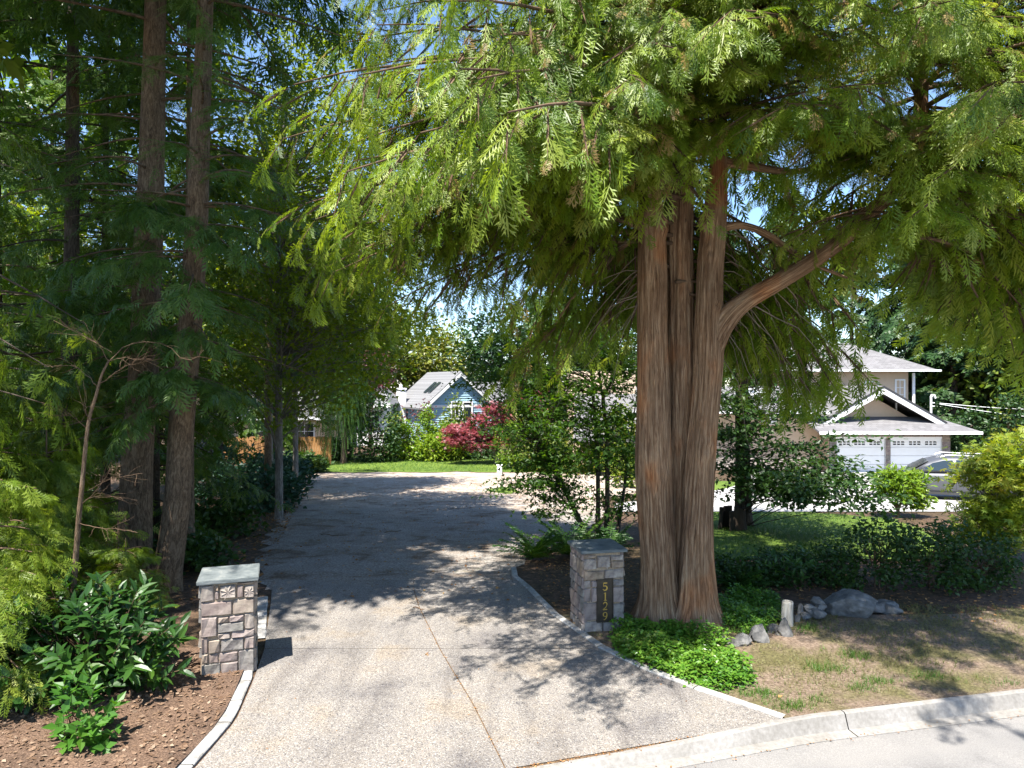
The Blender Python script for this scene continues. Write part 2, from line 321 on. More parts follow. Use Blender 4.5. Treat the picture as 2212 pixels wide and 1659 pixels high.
M['lawn'] = noisy('mown_lawn', [(.3,(.04,.085,.010)),(.5,(.085,.14,.016)),(.72,(.17,.21,.035))], 26, 9, bump=.7, bscale=60, bdist=.03, stops2=[(.35,(.75,.8,.6)),(.6,(1.1,1.05,1))], n2=.5)
M['concrete'] = noisy('pale_concrete', [(.3,(.29,.28,.265)),(.55,(.35,.335,.32)),(.75,(.41,.395,.38))], 5, 8, bump=.2, bscale=60, bdist=.005)
M['mortar'] = noisy('mortar', [(.35,(.22,.17,.12)),(.65,(.36,.28,.19))], 30, 6, bump=.5, bdist=.01)
M['slate'] = noisy('slate_cap', [(.3,(.06,.072,.075)),(.55,(.13,.145,.145)),(.75,(.24,.24,.22))], 6, 8, scale=(1,1,6), bump=.5, bdist=.012, rough=.7)
M['rock'] = noisy('garden_rock', [(.3,(.05,.05,.05)),(.52,(.125,.12,.113)),(.72,(.24,.23,.215))], 6, 9, bump=.8, bdist=.03, rough=.85)
M['post'] = noisy('weathered_post', [(.3,(.18,.16,.13)),(.5,(.34,.31,.26)),(.75,(.5,.47,.4))], 9, 8, scale=(3,3,.5), bump=.6, bdist=.01)
M['bronze'] = noisy('dark_bronze', [(.35,(.020,.014,.010)),(.65,(.045,.032,.022))], 12, 5, bump=.1, rough=.42, spec=.5)
M['gold'] = _metal('brass', (.62,.42,.12), .38, .85)
STONE = []
for i, c in enumerate([(.27,.215,.185), (.32,.27,.205), (.235,.205,.19), (.35,.315,.265), (.175,.185,.17), (.31,.235,.15), (.30,.25,.225), (.205,.205,.19)]):
    c = (Vector(c) * .62 + Vector((.255, .225, .195)) * .38) * .82
    STONE.append(noisy('wall_stone_%d' % i, [(.28, tuple(c * .5)), (.5, tuple(c)), (.74, tuple(c * 1.45))], 7 + i, 8, bump=.7, bdist=.015, rough=.85, stops2=[(.35, (.82, .74, .78)), (.6, (1.05, 1.02, 1))], n2=5))

# ------------------------------------------------------------------ ground, street and drive
def struct(name, me, m): return tag(obj(name, me, m), kind='structure')
def grid_sheet(rows, name, m, kind='structure', parent=None):
    """rows: list of equally long lists of points"""
    V = [p for r in rows for p in r]; n = len(rows[0]); F = []
    for i in range(len(rows) - 1):
        for j in range(n - 1):
            a = i * n + j; F.append((a, a + 1, a + n + 1, a + n))
    me = bpy.data.meshes.new(name); me.from_pydata(V, [], F); me.update()
    o = obj(name, me, m, parent)
    return tag(o, kind=kind) if kind else o
xs = [-400, -150, -60, -30, -18] + [x * 1.0 for x in range(-14, 15)] + [18, 24, 30, 45, 60, 150, 400]
rows = []
for y0 in (0, 8, 9.5, 12, 16, 22, 30, 40, 60, 120, 300, 900):
    r = []
    for x in xs:
        y = max(y0, kerb_y(max(min(x, 30), -40)) + y0 * .001)
        r.append((x, y, gz(y) if y > 12 else 0))
    rows.append(r)
grid_sheet(rows, 'ground', M['soil'])
def strip(name, left, right, ys, dz, m, nx=8, jit=0, kind='structure', parent=None):
    """a sheet lying on the ground between two (y, x) polylines"""
    ly, lx = zip(*left); ry, rx = zip(*right); rows = []
    r2 = random.Random(len(name))
    for y in ys:
        a = float(np.interp(y, ly, lx)); b = float(np.interp(y, ry, rx))
        a += r2.uniform(-jit, jit); b += r2.uniform(-jit, jit)
        rows.append([(a + (b - a) * k / nx, y, gz(y) + dz) for k in range(nx + 1)])
    return grid_sheet(rows, name, m, kind, parent)

# street: kerb with gutter pan, and the asphalt beyond it
def kerb_pt(x, off, z):
    y = kerb_y(x); s = .305 if x < 3 else .22; l = math.hypot(1, s)
    return (x + off * s / l, y - off / l, z)
def ktop(x): return .015 + .065 * min(1, max(0, (x - .9) / 2.2)) ** 1.3
def kerb_seg(x0, x1, n):
    prof = lambda x: [(0, -.25), (0, ktop(x) - .012), (.012, ktop(x)), (.055, ktop(x)), (.075, ktop(x) - .012), (.11, ktop(x) * .25 - .045), (.13, -.072), (.27, -.078), (.27, -.25)]
    rows = [[kerb_pt(x0 + (x1 - x0) * i / n, o, z) for o, z in prof(x0 + (x1 - x0) * i / n)] for i in range(n + 1)]
    return rows
kx = [-40, -13, -7.2, -1.3, 3.55, 6.9, 10.2, 13.5, 30]
kerb_root = thing('kerb', (0, 0, 0), None, None); tag(kerb_root, kind='structure')
for a, b in zip(kx[:-1], kx[1:]):
    o = grid_sheet(kerb_seg(a + .006, b - .006, 14), 'kerb_section', M['kerb'], None, kerb_root)
    for p in o.data.polygons: p.use_smooth = False
rows = []
for x in (-40, -20, -10, -4, 0, 2, 3, 5, 8, 12, 20, 30):
    p = kerb_pt(x, .262, -.086)
    rows.append([(p[0] + o * .29, p[1] - o * .957, -.086 + .02 * min(o, 4)) for o in (0, 1, 2, 4, 8, 14, 40)])
grid_sheet(rows, 'road', M['asphalt'])
# concrete entrance: a sub-base full of debris and four slabs with open joints
Ledge = [(4.0, -2.99), (5.2, -3.0), (6.4, -2.97), (7.27, -2.95), (8.16, -3.12), (9.2, -3.35), (11.3, -4.0), (12.2, -4.3)]
Redge = [(6.0, 3.2), (7.30, 2.90), (8.04, 2.13), (9.31, 1.20), (10.6, .64), (12.06, .24), (13.2, -.05)]
def lx(y): return float(np.interp(y, *zip(*Ledge)))
def rx(y): return float(np.interp(y, *zip(*Redge)))
JC = [(4.5, .35), (6.4, -.07), (7.69, -.45), (9.15, -.95), (11.0, -1.5), (12.2, -1.78)]
def jx(y): return float(np.interp(y, *zip(*JC)))
drive = thing('driveway', (0, 0, 0), None, None); tag(drive, kind='structure')
def front_y(x): return kerb_y(x) + .012
rows = []
ycut = 9.25
def slab(fa, fb, y0f, y1, ny=16, nx=10, dz=.016, name='slab', m=None):
    rows = []
    for i in range(ny + 1):
        r = []
        for j in range(nx + 1):
            t = j / nx
            # bottom row follows the kerb
            yy = y1
            for _ in range(3):
                xb = fa(y0f(0) if y0f else yy) * (1 - t) + fb(y0f(0) if y0f else yy) * t
            s = i / ny
            if y0f:
                # solve start point on the kerb line
                xk = xk0 * (1 - t) + xk1 * t; y0 = front_y(xk)
                y = y0 + (y1 - y0) * s
                a, b = fa(y), fb(y); x = a * (1 - t) + b * t
            else:
                y = ycut + .004 + (y1 - ycut - .004) * s
                a, b = fa(y), fb(y); x = a * (1 - t) + b * t
            r.append((x, y, dz))
        rows.append(r)
    return grid_sheet(rows, name, m or M['agg'], None, drive)
G_ = .007
xk0, xk1 = -2.95, .0
slab(lambda y: lx(y) + .012, lambda y: jx(y) - G_, lambda t: 6, ycut - .004)
xk0, xk1 = .0, 2.95
slab(lambda y: jx(y) + G_, lambda y: rx(y) - .01, lambda t: 6, ycut - .004)
slab(lambda y: lx(y) + .012, lambda y: jx(y) - G_, None, 12.5)
slab(lambda y: jx(y) + G_, lambda y: rx(y) - .01, None, 12.5)
xk0, xk1 = -2.95, 2.95
slab(lambda y: lx(y) + .012, lambda y: rx(y) - .01, lambda t: 6, 12.0, dz=.007, name='joint_filler', m=M['joint'])
# pale concrete edging strips either side (low kerbs of cast concrete)
def edging(name, pts, w, h, joints):
    root = thing(name, (0, 0, 0), None, None); tag(root, kind='structure')
    P = []
    for (a, b) in zip(pts[:-1], pts[1:]):
        for k in range(8): P.append(Vector(a).lerp(Vector(b), k / 8))
    P.append(Vector(pts[-1])); n = len(P); step = max(2, n // joints)
    i0 = 0
    while i0 < n - 1:
        i1 = min(n - 1, i0 + step); rows = []
        for i in range(i0, i1 + 1):
            t = (P[min(i + 1, n - 1)] - P[max(i - 1, 0)]).normalized(); nn = Vector((t.y, -t.x))
            p = P[i] + (t * .006 if i == i0 else (-t * .006 if i == i1 else Vector((0, 0))))
            e = noise.noise((p.x * 3, p.y * 3, 1)) * .012
            rows.append([(p.x + nn.x * o, p.y + nn.y * o, z) for o, z in ((-w / 2 - e, -.05), (-w / 2 - e, h - .01), (-w / 2 + .012, h), (w / 2 - .012, h), (w / 2 + e, h - .01), (w / 2 + e, -.05))])
        grid_sheet(rows, 'edging_piece', M['edging'], None, root)
        i0 = i1
    return root
edging('drive_edging', [(-3.07, 5.45), (-3.06, 6.4), (-3.04, 7.2), (-3.12, 7.7), (-3.22, 8.2), (-3.3, 8.5)], .15, .035, 5)
edging('drive_edging', [(-3.55, 9.6), (-3.85, 10.5), (-4.2, 11.5)], .16, .022, 2)
edging('drive_edging', [(2.93, 7.33), (2.17, 8.05), (1.65, 8.65), (1.22, 9.31), (.68, 10.6), (.28, 12.06), (.06, 12.7), (.03, 13.3)], .11, .035, 7)
# gravel drive, sandy clearing, lawns, neighbour's concrete
ys = [12, 12.6, 13.3, 14, 15, 16, 17, 18, 19, 20, 21, 22, 23, 24, 25, 26, 27, 28, 29, 30]
strip('gravel_drive', [(11.9, -4.3), (13.3, -4.9), (15, -5.5), (18, -6.4), (22, -7.2), (26, -7.9), (30, -9)],
      [(11.9, .05), (13.3, .0), (15, .3), (17, .9), (19, 2.2), (22, 3.0), (26, 3.2), (30, 3.2)], [11.9 + .3 * i for i in range(62)], .010, M['surface'], 12, .16)
strip('dirt_clearing', [(24, -4.5), (27, -8.2), (33, -10), (39.2, -11.5)], [(24, 1.5), (27, 4.5), (33, 6), (39.2, 6)], [24 + i * .38 for i in range(41)], .020, M['surface'], 12, .5)
def sheet_x(name, x0, x1, n, f0, f1, dz, m, k=10):
    cols = []
    for i in range(n + 1):
        x = x0 + (x1 - x0) * i / n; a, b = f0(x), f1(x)
        cols.append([(x, a + (b - a) * j / k, gz(a + (b - a) * j / k) + dz) for j in range(k + 1)])
    return grid_sheet(cols, name, m)
sheet_x('rear_lawn', -14, 5.6, 120, lambda x: 38.6 + .9 * noise.noise((x * .5, 3, 1)) + .4 * noise.noise((x * 2.3, 3, 4)), lambda x: 48, .05, M['lawn'])
strip('side_lawn', [(14.5, 3.2), (18, 4.2), (22, 4.6)], [(14.5, 9.6), (18, 11), (20.5, 11.4), (22, 9.4)], [14.5 + .25 * i for i in range(31)], .02, M['lawn'], 12, .15)
strip('neighbour_drive', [(22, 3.3), (24, 3.6), (26, 5.5), (30, 9), (38.8, 14)], [(22, 17), (24, 17.4), (26, 19), (30, 22), (38.8, 27)], [22 + i for i in range(17)] + [38.8], .028, M['concrete'], 12)
strip('strip_lawn', [(26.5, 4.6), (33, 7)], [(26.5, 7), (30, 9.5), (33, 12)], [26.5, 28, 29.5, 31, 33], .034, M['lawn'], 6, .2)
strip('far_lawn_patch', [(27.3, -.2), (28.2, -.9), (29, -1.1), (30.2, -.3)], [(27.3, -.1), (28.4, .3), (29.2, .1), (30.2, -.2)], [27.3 + .2 * i for i in range(15)], .03, M['lawn'], 5, .12)
# verge right of the drive, mulch left of it
rows = []
for i in range(15):
    r = []
    for j in range(25):
        x = 3.0 + j * .42
        for _ in range(12):
            y = kerb_y(x) + .01 + i * max(.18, (10.6 - kerb_y(x)) / 14); x = .5 * x + .5 * (rx(max(7.3, min(12, y))) + .05 + j * .42)
        z = .012 + .05 * noise.noise((x * .9, y * .9, 2)) ** 2 + .02 * max(0, noise.noise((x * 3, y * 3, 5)))
        kk = min(1, max(0, (x - 2.9) / .8)); r.append((x, y, z + kk * ((ktop(x) - .03) if i == 0 else .05 * math.exp(-(i / 3)))))
    rows.append(r)
grid_sheet(rows, 'verge', M['verge'])
rows = []
for i in range(15):
    y = 4.2 + i * .36
    r = []
    for j in range(13):
        x1 = lx(y) - .14; x = -8.5 + (x1 + 8.5) * j / 12
        r.append((x, y, .012 + .03 * noise.noise((x * 1.7, y * 1.7, 3)) + .03))
    rows.append(r)
grid_sheet(rows, 'mulch_bed', M['mulch'])

# ------------------------------------------------------------------ stone gate pillars
def stone_mesh(name, w, h, t, seed, rough=.013):
    """a split-faced stone: rounded edges, uneven face; lies in the xz plane with its face at y=0 towards -y"""
    r = random.Random(seed); nx, nz = 5, 4; V = []; F = []
    ex = [0, .012 / max(w, .03), .5, 1 - .012 / max(w, .03), 1]; ez = [0, .012 / max(h, .03), 1 - .012 / max(h, .03), 1]
    for k in range(nz):
        for i in range(nx):
            edge = i in (0, nx - 1) or k in (0, nz - 1)
            x = ex[i] * w; z = ez[k] * h
            x += r.uniform(-.003, .003); z += r.uniform(-.003, .003)
            y = (.014 + r.uniform(-.004, .004) if edge else -.008 + r.uniform(-rough, rough))
            V.append((x + (r.uniform(-.0045, .0045) if edge else 0), y, z + (r.uniform(-.004, .004) if edge else 0)))
    nb = len(V)
    for k in range(nz):
        for i in range(nx):
            if i in (0, nx - 1) or k in (0, nz - 1): pass
    for k in range(nz - 1):
        for i in range(nx - 1):
            a = k * nx + i; F.append((a, a + 1, a + nx + 1, a + nx))
    ring = [i for i in range(nx)] + [k * nx + nx - 1 for k in range(1, nz)] + [(nz - 1) * nx + i for i in range(nx - 2, -1, -1)] + [k * nx for k in range(nz - 2, 0, -1)]
    b0 = len(V)
    for q in ring: V.append((V[q][0], t, V[q][2]))
    m = len(ring)
    for i in range(m): F.append((ring[i], b0 + i, b0 + (i + 1) % m, ring[(i + 1) % m]))
    me = bpy.data.meshes.new(name); me.from_pydata(V, [], F); me.update(); return me
def place_stone(parent, x0, z0, x1, z1, side, size, seed, col, proud=0, name='stone'):
    """side 0 front, 1 right, 2 back, 3 left; x measured along that face from its left end"""
    j = .0045; r = random.Random(seed)
    me = stone_mesh(name, x1 - x0 - 2 * j, z1 - z0 - 2 * j, .06, seed)
    o = obj(name, me, STONE[col % len(STONE)], parent)
    a = side * math.pi / 2; h = size / 2
    lx_, ly_ = x0 + j - h, -h - proud - r.uniform(0, .012)
    o.location = (lx_ * math.cos(a) - ly_ * math.sin(a), lx_ * math.sin(a) + ly_ * math.cos(a), z0 + j)
    o.rotation_euler = (0, 0, a)
    return o
def random_face(parent, side, size, top, seed):
    r = random.Random(seed); z = 0
    while z < top - .02:
        h = min(r.choice([.13, .17, .2, .24]), top - z)
        if top - z - h < .08: h = top - z
        x = 0
        while x < size - .01:
            w = r.choice([.14, .2, .27, .34])
            if size - x - w < .1: w = size - x
            place_stone(parent, x, z, x + w, z + h, side, size, r.random() * 1e6, r.randrange(8)); x += w
        z += h
def leaf_relief(mb, cx, cz, ang, L, w, y):
    """a raised pointed leaf carved on a square stone"""
    c, s = math.cos(ang), math.sin(ang); n = 6; V = []
    for i in range(n + 1):
        t = i / n; ww = w * math.sin(math.pi * min(1, t * .95 + .05)) ** .8
        for k, (o, d) in enumerate(((-ww, 0), (0, -.012), (ww, 0))):
            a, b = .012 + t * L, o
            V.append((cx + a * c - b * s, y + d, cz + a * s + b * c))
    F = []
    for i in range(n):
        for k in range(2):
            p = i * 3 + k; F.append((p, p + 1, p + 4, p + 3))
    mb.add(V, F)
def pillar(name, loc, rz, label, faces, size, top, emblem_pts, seed, emblem_kind):
    root = thing(name, loc, label, 'gate pillar', 'stone pillars either side of the drive', rz)
    h = size / 2
    MB().box(-h + .014, h - .014, -h + .014, h - .014, -.1, top).build('mortar_core', M['mortar'], root)
    for (x0, z0, x1, z1, col) in faces:
        place_stone(root, x0, z0, x1, z1, 0, size, seed + x0 * 977 + z0 * 313, col)
    random_face(root, 1, size, top, seed + 1); random_face(root, 2, size, top, seed + 2); random_face(root, 3, size, top, seed + 3)
    for (x0, z0, x1, z1) in emblem_pts:
        e = place_stone(root, x0, z0, x1, z1, 0, size, seed + 55, 3, .008, 'carved_stone')
        mb = MB(); w = x1 - x0 - .014; hh = z1 - z0 - .014; cx, cz = w / 2, hh / 2
        if emblem_kind == 0:
            for k in range(8): leaf_relief(mb, cx, cz, k * math.pi / 4 + .4, w * (.46 if k % 2 else .38), w * .085, -.008)
        else:
            for k in range(11):
                r = random.Random(k * 7 + 1); leaf_relief(mb, cx + r.uniform(-.3, .3) * w, cz + r.uniform(-.3, .3) * hh, r.uniform(0, 6.28), w * .24, w * .06, -.008)
        mb.build('leaf_carving', STONE[3], e)
    n = 8; c = size / 2 + .045; t = MB(); V = []
    mb = MB(); mb.box(-c, c, -c, c, top + .004, top + .05)
    me = mb.mesh('cap', bev=.008)
    obj('cap', me, M['slate'], root)
    return root
S = .62
def R_(a, x0, y0, x1, y1):                   # crop pixels of the left pillar's face -> metres
    return None
def Lr(x0, y0, x1, y1, col):                 # left pillar: face 115..730 wide, 365..1475 high in the close-up
    k = .62 / 615; sl = lambda x: 50 * (x - 115) / 615
    q = 1.145 / 1110
    xm = (x0 + x1) / 2
    return ((x0 - 115) * k, max(0, (1475 - (y1 + sl(xm))) * q), (x1 - 115) * k, min(1.145, (1475 - (y0 + sl(xm))) * q), col)
LF = [Lr(115,365,268,565,3), Lr(268,365,326,440,5), Lr(268,440,326,545,6), Lr(520,368,604,520,0), Lr(520,318,730,366,5),
      Lr(115,565,474,735,0), Lr(474,530,730,712,1), Lr(115,745,304,985,6), Lr(304,745,434,824,1), Lr(434,728,606,810,6), Lr(304,816,606,932,4), Lr(606,700,730,900,3),
      Lr(304,936,454,1015,3), Lr(454,902,730,1000,6), Lr(115,985,200,1180,0), Lr(200,1015,338,1180,1), Lr(338,1005,606,1160,7), Lr(606,990,730,1140,6),
      Lr(115,1180,205,1300,1), Lr(205,1180,320,1300,0), Lr(320,1168,538,1290,6), Lr(538,1145,730,1425,7), Lr(115,1300,340,1480,4), Lr(340,1290,538,1450,2)]
LE = [Lr(328,365,519,525,0)[:4], Lr(606,368,730,520,0)[:4]]
def base_for(corner, rz, size):              # centre of the pillar from its front left corner
    h = size / 2; c, s = math.cos(rz), math.sin(rz)
    return (corner[0] + h * c - h * s, corner[1] + h * s + h * c, 0)
pillar('stone_pillar', base_for((-3.80, 8.33), math.radians(19), S), math.radians(19), 'square stone gate pillar beside the glossy laurel, no number on it', LF, S, 1.145, LE, 100, 0)
def Rr(x0, y0, x1, y1, col):                 # right pillar: face 350..910 wide, 285..1480 high
    k = .62 / 560; sl = lambda x: 55 * (x - 350) / 560; q = 1.145 / 1225; xm = (x0 + x1) / 2
    return ((x0 - 350) * k, max(0, (1510 - (y1 + sl(xm))) * q), (x1 - 350) * k, min(1.145, (1510 - (y0 + sl(xm))) * q), col)
RF = [Rr(350,290,535,360,5), Rr(350,360,535,535,3), Rr(722,285,910,372,3), Rr(722,375,910,490,5), Rr(350,540,640,692,5), Rr(640,505,910,655,3),
      Rr(350,692,455,815,3), Rr(455,692,540,800,6), Rr(350,818,455,1030,0), Rr(455,806,540,1030,6), Rr(745,662,910,770,7), Rr(745,772,910,1030,6),
      Rr(350,1035,542,1320,0), Rr(745,1035,910,1300,7), Rr(350,1325,610,1515,3), Rr(610,1310,910,1480,7)]
RE = [Rr(537,296,722,492,0)[:4]]
RP = thing('x', (0, 0, 0), None, None); bpy.data.objects.remove(RP)
rp = pillar('stone_pillar', base_for((1.03, 9.86), math.radians(12), S), math.radians(12), 'square stone gate pillar with brass house number 5129 beside the cedar', RF, S, 1.145, RE, 300, 1)
x0, z0, x1, z1, _ = Rr(540, 675, 748, 1318, 0)
h = S / 2
pl = MB().box(x0 - h, x1 - h, -h - .012, -h + .03, z0, z1).build('number_plaque', M['bronze'], rp, bev=.004)
fr = MB()
for a, b, c, d in ((x0 - h - .012, x0 - h, z0 - .012, z1 + .012), (x1 - h, x1 - h + .012, z0 - .012, z1 + .012), (x0 - h, x1 - h, z0 - .012, z0), (x0 - h, x1 - h, z1, z1 + .012)):
    fr.box(a, b, -h - .02, -h + .03, c, d)
fr.build('plaque_frame', M['bronze'], pl)
def stroke(mb, pts, wd, y, th=.008):
    """a calligraphic stroke: polyline with a width at each point, raised from the plaque"""
    n = len(pts); V = []; F = []
    for i, (x, z) in enumerate(pts):
        a = Vector(pts[max(i - 1, 0)]); b = Vector(pts[min(i + 1, n - 1)]); t = (b - a).normalized(); nn = Vector((-t.y, t.x))
        w = wd[i] / 2
        for s, yy in ((1, y), (1, y - th), (-1, y - th), (-1, y)): V.append((x + nn.x * w * s, yy, z + nn.y * w * s))
    for i in range(n - 1):
        for k in range(4):
            a = i * 4 + k; b = i * 4 + (k + 1) % 4; F.append((a, b, b + 4, a + 4))
    F += [(0, 1, 2, 3), tuple((n - 1) * 4 + k for k in (3, 2, 1, 0))]
    mb.add(V, F)
def arc(cx, cz, rx_, rz_, a0, a1, n=12):
    return [(cx + rx_ * math.cos(math.radians(a0 + (a1 - a0) * i / n)), cz + rz_ * math.sin(math.radians(a0 + (a1 - a0) * i / n))) for i in range(n + 1)]
def digit(ch, cx, cz, hh):
    mb = MB(); w = hh * .3; y = -h - .012; k = hh
    def st(p, wd): stroke(mb, [(cx + a * k, cz + b * k) for a, b in p], [q * k for q in wd], y)
    if ch == '5':
        st([(-.2, .46), (.27, .46)], [.13, .10]); st([(-.2, .48), (-.23, .06)], [.06, .05])
        p = arc(-.03, -.17, .29, .28, 130, -150, 14); st(p, [.05] + [.06 + .1 * math.sin(math.pi * i / 14) for i in range(1, 14)] + [.08])
    elif ch == '1':
        st([(.02, .5), (.02, -.48)], [.15, .15]); st([(-.17, .36), (.0, .46)], [.04, .09]); st([(-.17, -.47), (.21, -.47)], [.06, .06])
    elif ch == '2':
        p = arc(0, .22, .25, .26, 170, -35, 12) + [(.1, -.14), (-.27, -.42)]
        st(p, [.09] + [.06 + .09 * math.sin(math.pi * i / 12) for i in range(1, 13)] + [.08, .05]); st([(-.28, -.43), (.28, -.43)], [.14, .12])
    else:
        p = arc(0, .2, .24, .27, 0, 360, 20); st(p, [.13 if math.cos(2 * math.pi * i / 20 * 2) > 0 else .08 for i in range(21)])
        st([(.25, .2), (.24, .0), (.15, -.25), (-.02, -.43), (-.2, -.47)], [.13, .14, .12, .09, .07])
    mb.build('digit', M['gold'], pl)
cxp = (x0 + x1) / 2 - h
for ch, zz in zip('5129', (.84, .60, .37, .13)):
    digit(ch, cxp, z0 + (z1 - z0) * zz, .115)

# ------------------------------------------------------------------ foliage machinery
UP = np.array([0, 0, 1.0])
def nrm(a):
    a = np.asarray(a, float); return a / (np.linalg.norm(a, axis=-1, keepdims=True) + 1e-9)
TPL = {}
class Tp:
    def __init__(s): s.v = []; s.t = []
    def dia(s, p0, p1, w, at=.45, lift=0):   # a narrow leaflet
        p0 = np.array(p0, float); p1 = np.array(p1, float); d = p1 - p0
        sd = nrm(np.cross(d, UP)) * w; m = p0 + d * at + UP * lift; n = len(s.v)
        s.v += [p0, m + sd, p1, m - sd]; s.t += [(n, n + 1, n + 2), (n, n + 2, n + 3)]
    def tri(s, a, b, c):
        n = len(s.v); s.v += [np.array(a, float), np.array(b, float), np.array(c, float)]; s.t.append((n, n + 1, n + 2))
    def done(s, name): TPL[name] = (np.array(s.v), np.array(s.t))
def frond(name, nb, lat=.40, ang=48, w=.03, droop=.22, seed=1, axw=.018, sub=False):
    r = random.Random(seed); t = Tp(); bend = r.uniform(-.18, .18)
    z = lambda x: -droop * x * x
    y0 = lambda x: bend * x * x
    t.dia((0, 0, 0), (.55, y0(.55), z(.55)), axw); t.dia((.5, y0(.5), z(.5)), (1.02, y0(1.02), z(1.02)), w)
    for i in range(nb):
        for sg in (-1, 1):
            an = math.radians(ang + r.uniform(-9, 9)); c, s_ = math.cos(an), math.sin(an)
            x = .06 + .84 * (i + .35 * (sg > 0) + r.uniform(-.15, .15)) / nb
            l = (lat * (1 - x) ** .7 * min(1, .55 + x * 2) + .06) * r.uniform(.65, 1.2); zz = -.55 * l * l - .02 + r.uniform(-.03, .02)
            e = (x + l * c, y0(x) + sg * l * s_, z(x + l * c * .7) + zz)
            t.dia((x, y0(x), z(x)), e, w * r.uniform(.7, 1.1), .5, .01)
            if sub and l > .16:
                for q, sg2 in (((.35, 1), (.55, -1)) if l > .3 else ((.4, 1),)):
                    a2 = an * sg + sg2 * .6; l2 = l * (.55 - .3 * q); b0 = (x + l * c * q, y0(x) + sg * l * s_ * q, z(x + l * c * q * .7) + zz * q * q)
                    t.dia(b0, (b0[0] + l2 * math.cos(a2), b0[1] + l2 * math.sin(a2), b0[2] - .04), w * .75)
    t.done(name)
for k in range(4): frond('frond%d' % k, 7, lat=.52, ang=43, seed=k + 1, w=.026, droop=.26, sub=True)
for k in range(2): frond('coarse%d' % k, 6, lat=.48, ang=45, seed=k + 11, w=.045)
frond('far0', 3, w=.10, seed=21); frond('far1', 3, w=.09, seed=22)
for k in range(2): frond('feather%d' % k, 7, lat=.20, ang=66, w=.02, droop=.12, seed=k + 31)
for k in range(2): frond('fernleaf%d' % k, 15, lat=.17, ang=72, w=.024, droop=.45, seed=k + 41)
t = Tp()
for b, m1, tip, m2 in [((0,0,0),(.38,.3,.05),(1,0,-.06),(.38,-.3,.05))]:
    t.tri(b, m1, tip); t.tri(b, tip, m2)
t.done('leaf')
t = Tp()                                       # lobed maple leaf
P = [(0,0,0), (.22,.5,-.06), (.36,.17,.02), (.95,0,-.08), (.36,-.17,.02), (.22,-.5,-.06)]
for i in range(1, 5): t.tri(P[0], P[i + 1], P[i])
t.done('lobed')
t = Tp()                                       # palmate leaf of a Japanese maple
for a in (-75, -38, 0, 38, 75):
    l = .9 if a == 0 else (.75 if abs(a) < 50 else .5); c, s_ = math.cos(math.radians(a)), math.sin(math.radians(a))
    t.dia((0, 0, 0), (l * c, l * s_, -.12 * l), .09)
t.done('palmate')
t = Tp()                                       # long glossy leaf, folded along the midrib
X = (0, .3, .65, 1); Wd = (.02, .17, .15, 0)
for i in range(3):
    for sg in (-1, 1):
        a = (X[i], 0, -.12 * X[i] ** 2 ); b = (X[i + 1], 0, -.12 * X[i + 1] ** 2); c = (X[i], sg * Wd[i], a[2] + .05 * (i > 0)); d = (X[i + 1], sg * Wd[i + 1], b[2] + .05 * (i < 2))
        if sg > 0:
            t.tri(a, b, d); t.tri(a, d, c)
        else:
            t.tri(a, d, b); t.tri(a, c, d)
t.done('longleaf')
t = Tp()
for sg, q in ((1, 0), (-1, .05), (1, .5)): t.dia((0, 0, 0), (.4 + q, sg * .2, .1 + .3 * q), .1)
t.done('tuft')
t = Tp()                                       # grass tuft: five bent blades
r_ = random.Random(3)
for i in range(5):
    a = r_.uniform(0, 6.28); l = r_.uniform(.6, 1.1); lean = r_.uniform(.15, .6); w = .03
    bx, by = r_.uniform(-.2, .2), r_.uniform(-.2, .2)
    t.tri((bx - w * math.sin(a), by + w * math.cos(a), 0), (bx + w * math.sin(a), by - w * math.cos(a), 0), (bx + lean * math.cos(a), by + lean * math.sin(a), l))
t.done('blades')
t = Tp()                                       # hanging strand with leaflets
for i in range(6):
    for sg in (-1, 1): t.dia((i / 6, 0, 0), (i / 6 + .19, sg * .05, -.01), .02)
t.done('strand')
t = Tp(); t.dia((0, 0, 0), (1, 0, 0), .02); n0 = len(t.v)
t.v += [np.array(p, float) for p in ((0, 0, 0), (.4, 0, .02), (1, 0, 0), (.4, 0, -.02))]; t.t += [(n0, n0 + 1, n0 + 2), (n0, n0 + 2, n0 + 3)]; t.done('stick')
t = Tp(); t.dia((-.5, 0, 0), (.5, 0, 0), .28, .4, .06); t.done('chip')

